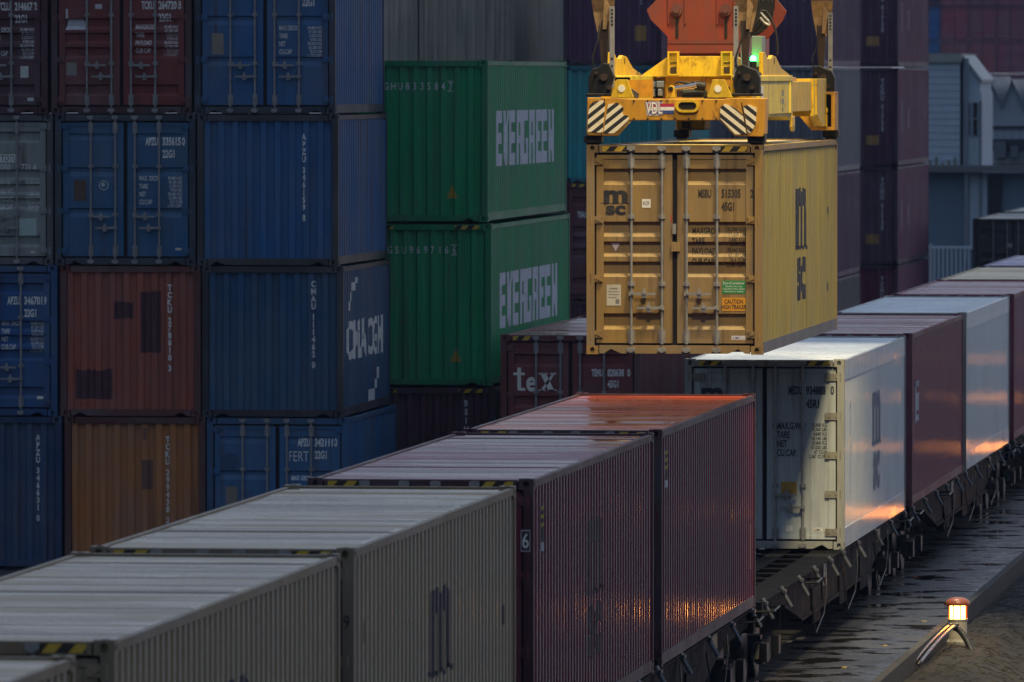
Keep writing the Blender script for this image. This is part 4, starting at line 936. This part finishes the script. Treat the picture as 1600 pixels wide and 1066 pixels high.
# ------------------------------------------------------------------ ground, tracks, path, kerb, embankment
def ground_mat(name, c1, c2, rough, scale, bs, wet=None):
    m_, nt, b = mat(name)
    a = noise(nt, scale, (1, 1, 1), 8, .7, False); g = noise(nt, scale*.12, (1, 1, 1), 4, .6, False)
    c = mix(nt, rng(nt, a, .3, .7, 0, 1), c1, c2); c = mix(nt, rng(nt, g, .35, .65, 0, .5), c, tuple(x*.5 for x in c1))
    nt.links.new(c, b.inputs['Base Color'])
    if wet:
        p = noise(nt, wet[0], wet[1], 5, .55, False)
        nt.links.new(rng(nt, p, wet[2], wet[2]+.12, rough, wet[3]), b.inputs['Roughness'])
        hgt = N(nt, 'ShaderNodeMath', operation='MULTIPLY'); nt.links.new(a, hgt.inputs[0]); nt.links.new(rng(nt, p, wet[2], wet[2]+.1, 1, .03), hgt.inputs[1]); bump(nt, b, hgt.outputs[0], bs, .02)
    else:
        b.inputs['Roughness'].default_value = rough; bump(nt, b, a, bs, .03)
    return m_
M_yard = ground_mat('wet_yard_asphalt', (.030, .030, .031), (.055, .054, .052), .5, 4, .3, (.25, (1, 1, 1), .5, .08))
M_path = ground_mat('wet_path_asphalt', (.013, .0125, .012), (.034, .032, .030), .5, 9, .5, (1.25, (1.0, 1, 1), .47, .06))
M_earth = ground_mat('dry_straw_earth', (.011, .010, .009), (.028, .025, .021), .9, 7, .9)
M_conc = ground_mat('weathered_concrete', (.03, .029, .027), (.065, .06, .055), .8, 5, .6)
def sheet(name, x0, x1, y0, y1, z, mt, kind='structure'):
    o = MB().add([(x0, y0, z), (x1, y0, z), (x1, y1, z), (x0, y1, z)], [(0, 1, 2, 3)]).build(name, mt); return tag(o, kind=kind)
sheet('ground', -3000, -9.72, -300, 4000, -.012, M_yard)
sheet('lower_ground', -2.0, 3000, -300, 4000, -4.2, M_yard)
sheet('path', -11.0+1.35-1.95, -9.72, -100, 420, .035, M_path)
tag(MB().box(-9.72, -9.60, -100, 420, -.6, .055).build('kerb', M_conc, bevel=.01), kind='structure')
rl = MB()
for xx in (-.7175, .7175):
    b0 = XT+xx; rl.box(b0-.035, b0+.035, -100, 420, -.02, .012); rl.box(b0-.07, b0+.07, -100, 420, -.05, -.008)
tag(rl.build('rail_track', M_rusty), kind='structure')
nx, ny = 46, 420
vs = []; fs = []
rr = random.Random(3)
from mathutils import noise as mnoise
def berm(x, y):
    t = x+9.60
    base = -.20-.05*t if t < .75 else -.2375-.62*(t-.75)
    return base + .05*mnoise.noise((x*1.7, y*.9, 0))*(1 if t > .15 else .3)+.03*mnoise.noise((x*6, y*4, 3)) - (.06 if t < .1 else 0)
for j in range(ny+1):
    y = 92+j*(300-92)/ny
    for i in range(nx+1):
        x = -9.60+7.4*i/nx; vs.append((x, y, berm(x, y)))
for j in range(ny):
    for i in range(nx): a = j*(nx+1)+i; fs.append((a, a+1, a+nx+2, a+nx+1))
tag(MB().add(vs, fs).build('embankment', M_earth, smooth=True), kind='structure')
g = MB()
for k in range(15000):
    x = -9.55+rr.random()**1.2*3.6; y = rr.uniform(112, 172); z = berm(x, y); a = rr.gauss(.9, .5); l = rr.uniform(.08, .30); w_ = rr.uniform(.004, .010)
    dx, dy, dz = l*math.cos(a), l*math.sin(a), rr.uniform(-.01, .09)
    if x+dx < -9.58: dx = 0
    g.add([(x, y, z+.004), (x+w_, y+w_, z+.012), (x+dx, y+dy, berm(x+dx, y+dy)+.01+dz)], [(0, 1, 2)])
M_straw = plain('dry_straw', (.055, .049, .038), .85, 0, .6, 3)
tag(g.build('dry_grass', M_straw), 'dry straw and grass stems over the embankment beside the kerb', 'dry grass', kind='stuff')
st = [(-10.35, 123.6), (-10.15, 128.4), (-10.0, 134.2)]
for i, (x, y) in enumerate(st):
    o = MB().cyl((x, y, .036), (x, y, .046), .045, 12, .035).build('yellow_disc', M_mark, None, (.26, .20, .03))  # flat yellow discs drawn for small specks on the path
    tag(o, ('small yellow disc on the wet path, nearest of three', 'small yellow disc on the wet path, middle of three', 'small yellow disc on the wet path, farthest of three')[i], 'road stud', 'yellow discs on the path')

# ------------------------------------------------------------------ bollard lamps
M_cap = plain('terracotta_lamp_cap', (.30, .085, .045), .35, 0, .3, 9)
M_lampbase = plain('white_lamp_base', (.45, .43, .38), .5, 0, .3, 9)
M_lamp = emit('amber_lamp_glass', (1, .32, .05), 10)
def bollard(x, y, label):
    r = empty('bollard_lamp', (x, y, -.27)); tag(r, label, 'bollard lamp', 'bollard lamps along the kerb')
    MB().lathe([(0, 0), (.17, 0), (.17, .10), (.145, .14), (.145, .42), (.155, .43), (.155, .45), (0, .45)], (0, 0, 0), 24).build('base', M_lampbase, r)
    gl_ = MB().lathe([(.115, .45), (.115, .655)], (0, 0, 0), 20).build('lamp_glass', M_lamp, r)
    c = MB()
    for k in range(8):
        a = 2*math.pi*k/8+.35; c.cyl((.140*math.cos(a), .140*math.sin(a), .45), (.140*math.cos(a), .140*math.sin(a), .66), .009, 6)
    c.build('cage_bars', M_cap, r)
    MB().lathe([(0, .655), (.185, .655), (.19, .665), (.19, .70), (.165, .735), (.12, .762), (.06, .778), (0, .782)], (0, 0, 0), 28).build('cap', M_cap, r, smooth=True)
    MB().cyl((-.2, 0, .66), (-.17, 0, .70), .02, 8).build('cap_screw', M_dark, r)
    d = bpy.data.lights.new('bollard_light', 'POINT'); o = bpy.data.objects.new('bollard_light', d); COL.objects.link(o); o.parent = r
    d.energy = 14; d.color = (1, .46, .13); d.shadow_soft_size = .11; o.location = (0, 0, .56); return r
bollard(-9.37, 132.6, 'glowing amber bollard lamp with terracotta cap beside the kerb')
for yy in (163.0, 192.0, 222.0, 252.0): bollard(-9.37, yy, 'glowing amber bollard lamp further along the kerb, beyond the right edge')
hz_ = empty('cable_conduit', (-9.37, 132.3, 0)); tag(hz_, 'black cables arching over the foot of the bollard lamp', 'cable')
hb_ = []
for k in range(33):
    t = k/32; hb_.append((-.20+.62*t, -.1-.9*t*t, -.02+.16*math.sin(math.pi*min(1, t*.9+.1))-.55*t*t))
MB().sweep(hb_, .05, 12).build('conduit', M_black, hz_, smooth=True)
for dx in (0, .09): MB().sweep([(-.06+dx-.2*(t/14)**.6, -.15-5.2*t/14, .11-.25*(t/14)**1.3) for t in range(15)], .028, 10).build('conduit', plain('shiny_cable', (.04, .035, .03), .22), hz_, smooth=True)

# ------------------------------------------------------------------ background buildings and fence, haze tint put into their colours
M_clad = paint('pale_cladding', rough=(.5, .7), dirt=.2, rust=.03); M_pane = plain('dark_window_glass', (.02, .025, .03), .15)
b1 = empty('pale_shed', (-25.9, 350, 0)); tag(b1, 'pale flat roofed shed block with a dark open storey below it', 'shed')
MB().box(-1.0, 1.22, 0, 8, 4.9, 9.05).box(1.34, 2.08, .3, 7, 4.6, 7.85).build('wall', M_clad, b1, (.50, .62, .74))  # bluish wall colour imitates distance haze
MB().box(-1.2, 1.3, -.15, 8.2, 9.052, 9.4).build('parapet', M_clad, b1, (.36, .38, .36))
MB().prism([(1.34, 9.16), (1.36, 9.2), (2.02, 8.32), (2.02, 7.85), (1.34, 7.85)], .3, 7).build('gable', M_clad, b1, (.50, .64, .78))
MB().prism([(1.32, 9.24), (1.36, 9.32), (2.10, 8.36), (2.10, 8.24), (1.36, 9.2)], .15, 7.2).build('roof', M_clad, b1, (.5, .54, .56))
for xx in (1.44, 1.74):
    wf = MB().box(xx, xx+.18, .24, .32, 6.1, 7.42).build('window', M_pane, b1); MB().box(xx-.03, xx, .22, .3, 6.08, 7.44).box(xx+.18, xx+.21, .22, .3, 6.08, 7.44).box(xx, xx+.18, .22, .3, 6.75, 6.78).build('frame', M_clad, wf, (.42, .52, .62))
MB().box(-1.1, 4.2, .5, 8, 0, 4.6).build('lower_storey', M_clad, b1, (.14, .22, .31)); MB().box(1.6, 2.3, .3, .48, 1.5, 4.6).build('pillar', M_clad, b1, (.50, .62, .74)); MB().box(2.4, 2.9, .3, .48, 1.2, 4.6).box(4.6, 5.0, .2, .48, 1.2, 4.6).build('doorway', M_pane, b1)
MB().box(-1.2, 4.3, -.3, .48, 4.62, 4.9).build('canopy', M_clad, b1, (.15, .17, .18))
b2 = empty('sawtooth_hall', (-23.2, 372, 0)); tag(b2, 'grey hall with a row of pointed gables and a pale chute', 'hall')
saw = [(-2.6, 6.6), (-2.12, 7.23), (-1.79, 8.38), (-1.19, 7.1), (-.80, 8.26), (-.2, 6.95), (.2, 8.2), (.85, 6.9), (1.25, 8.1), (2.0, 6.8), (4.6, 6.8)]
MB().prism([(4.6, 0), (-2.6, 0)]+saw, 0, 14).build('wall', M_clad, b2, (.36, .43, .52))
b = MB()
for (u0, v0), (u1, v1) in zip(saw[:-1], saw[1:]): b.prism([(u0, v0+.005), (u1, v1+.005), (u1, v1+.10), (u0, v0+.10)], -.2, 14.2)
b.build('roof', M_clad, b2, (.12, .16, .20))
MB().cyl((-2.1, -.6, 7.1), (-1.80, -.6, 8.25), .13, 12).cyl((-1.80, -.6, 8.25), (-1.62, -.5, 8.40), .2, 12).build('chute', M_clad, b2, (.75, .78, .80))
MB().box(-2.3, -2.14, -.1, -.0, 6.5, 7.0).build('window', M_pane, b2)
MB().box(-1.7, 4.6, -.1, -.0, 6.25, 6.36).box(-1.7, 4.6, -.1, 0, 5.3, 5.8).build('window_band', M_pane, b2); MB().box(-2.2, 5, -.4, .02, 4.75, 5.0).build('gutter', M_clad, b2, (.5, .52, .53))
b = MB()
for k in range(14): b.box(-1.0, 1.2, -.02, 0, 5.1+k*.28, 5.115+k*.28)
b.build('cladding_joint', M_clad, b1, (.42, .52, .63))
MB().cyl((1.5, -.05, 1.0), (1.5, -.05, 9.2), .09, 8).cyl((-.95, -.08, .5), (-.95, -.08, 9.0), .06, 8).cyl((2.05, .2, 1.0), (2.05, .2, 7.5), .05, 8).build('downpipe', M_clad, b1, (.22, .26, .31))
b = MB()
for k in range(9): b.box(-1.0+k*.25, -.9+k*.25, -.32, -.28, 4.75, 5.0+.12*(k % 3))
b.build('loading_rail', M_clad, b1, (.2, .2, .18))
b = MB()
for k in range(16): b.box(-2.4+k*.32, -2.385+k*.32, -.02, 0, .2, 6.3)
b.build('panel_joint', M_clad, b2, (.17, .19, .22)); MB().box(-1.5, -1.0, -.9, -.1, 5.0, 5.7).box(-.8, -.5, -.8, -.1, 5.0, 5.5).box(-.3, .6, -1.0, -.2, 5.0, 5.3).build('plant_unit', M_clad, b2, (.12, .15, .18))
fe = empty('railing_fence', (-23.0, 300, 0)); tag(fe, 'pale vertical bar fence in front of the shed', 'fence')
b = MB(); b.box(-1.0, 2.6, 0, .05, 2.54, 2.62).box(-1.0, 2.6, 0, .05, .2, .28)
for k in range(25): b.box(-1.0+k*.15, -.955+k*.15, .0, .04, .05, 2.54)
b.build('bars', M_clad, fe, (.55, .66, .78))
b = MB()
for k in range(3): b.box(-.7+k*1.5, -.62+k*1.5, -.02, .07, 0, 2.7)
b.build('post', M_clad, fe, (.5, .52, .53))
fc_ = [('blue', (.035, .17, .42)), ('red', (.46, .10, .09)), ('rust red', (.42, .09, .09)), ('brick red', (.38, .10, .11))]  # brightened colours stand in for haze over the farthest stack
for k in range(4):
    for r_ in range(7):
        nm, c_ = fc_[k]
        if k == 0 and r_ >= 5: nm, c_ = 'purple', (.11, .04, .07)
        far(-55.33+2.47*k, 760, 2.92*r_, tuple(x*(.85+.3*rr.random()) for x in c_), nm+' container far behind the shed, row %s of the %s column from the left' % (('one', 'two', 'three', 'four', 'five', 'six', 'seven')[r_], ('first', 'second', 'third', 'fourth')[k]), 'door')

# ------------------------------------------------------------------ dusk haze
HAZE = .00014
if HAZE:
    o = MB().box(-200, 200, -60, 1000, -6, 34).build('haze', None); o.data.materials.clear()
    mh = bpy.data.materials.new('dusk_haze'); mh.use_nodes = True; nt = mh.node_tree; nt.nodes.clear()
    oo = nt.nodes.new('ShaderNodeOutputMaterial'); pv = nt.nodes.new('ShaderNodeVolumePrincipled')
    pv.inputs['Color'].default_value = (.45, .62, 1.0, 1); pv.inputs['Density'].default_value = HAZE; pv.inputs['Anisotropy'].default_value = .2
    nt.links.new(pv.outputs[0], oo.inputs['Volume']); o.data.materials.append(mh); tag(o, kind='stuff')
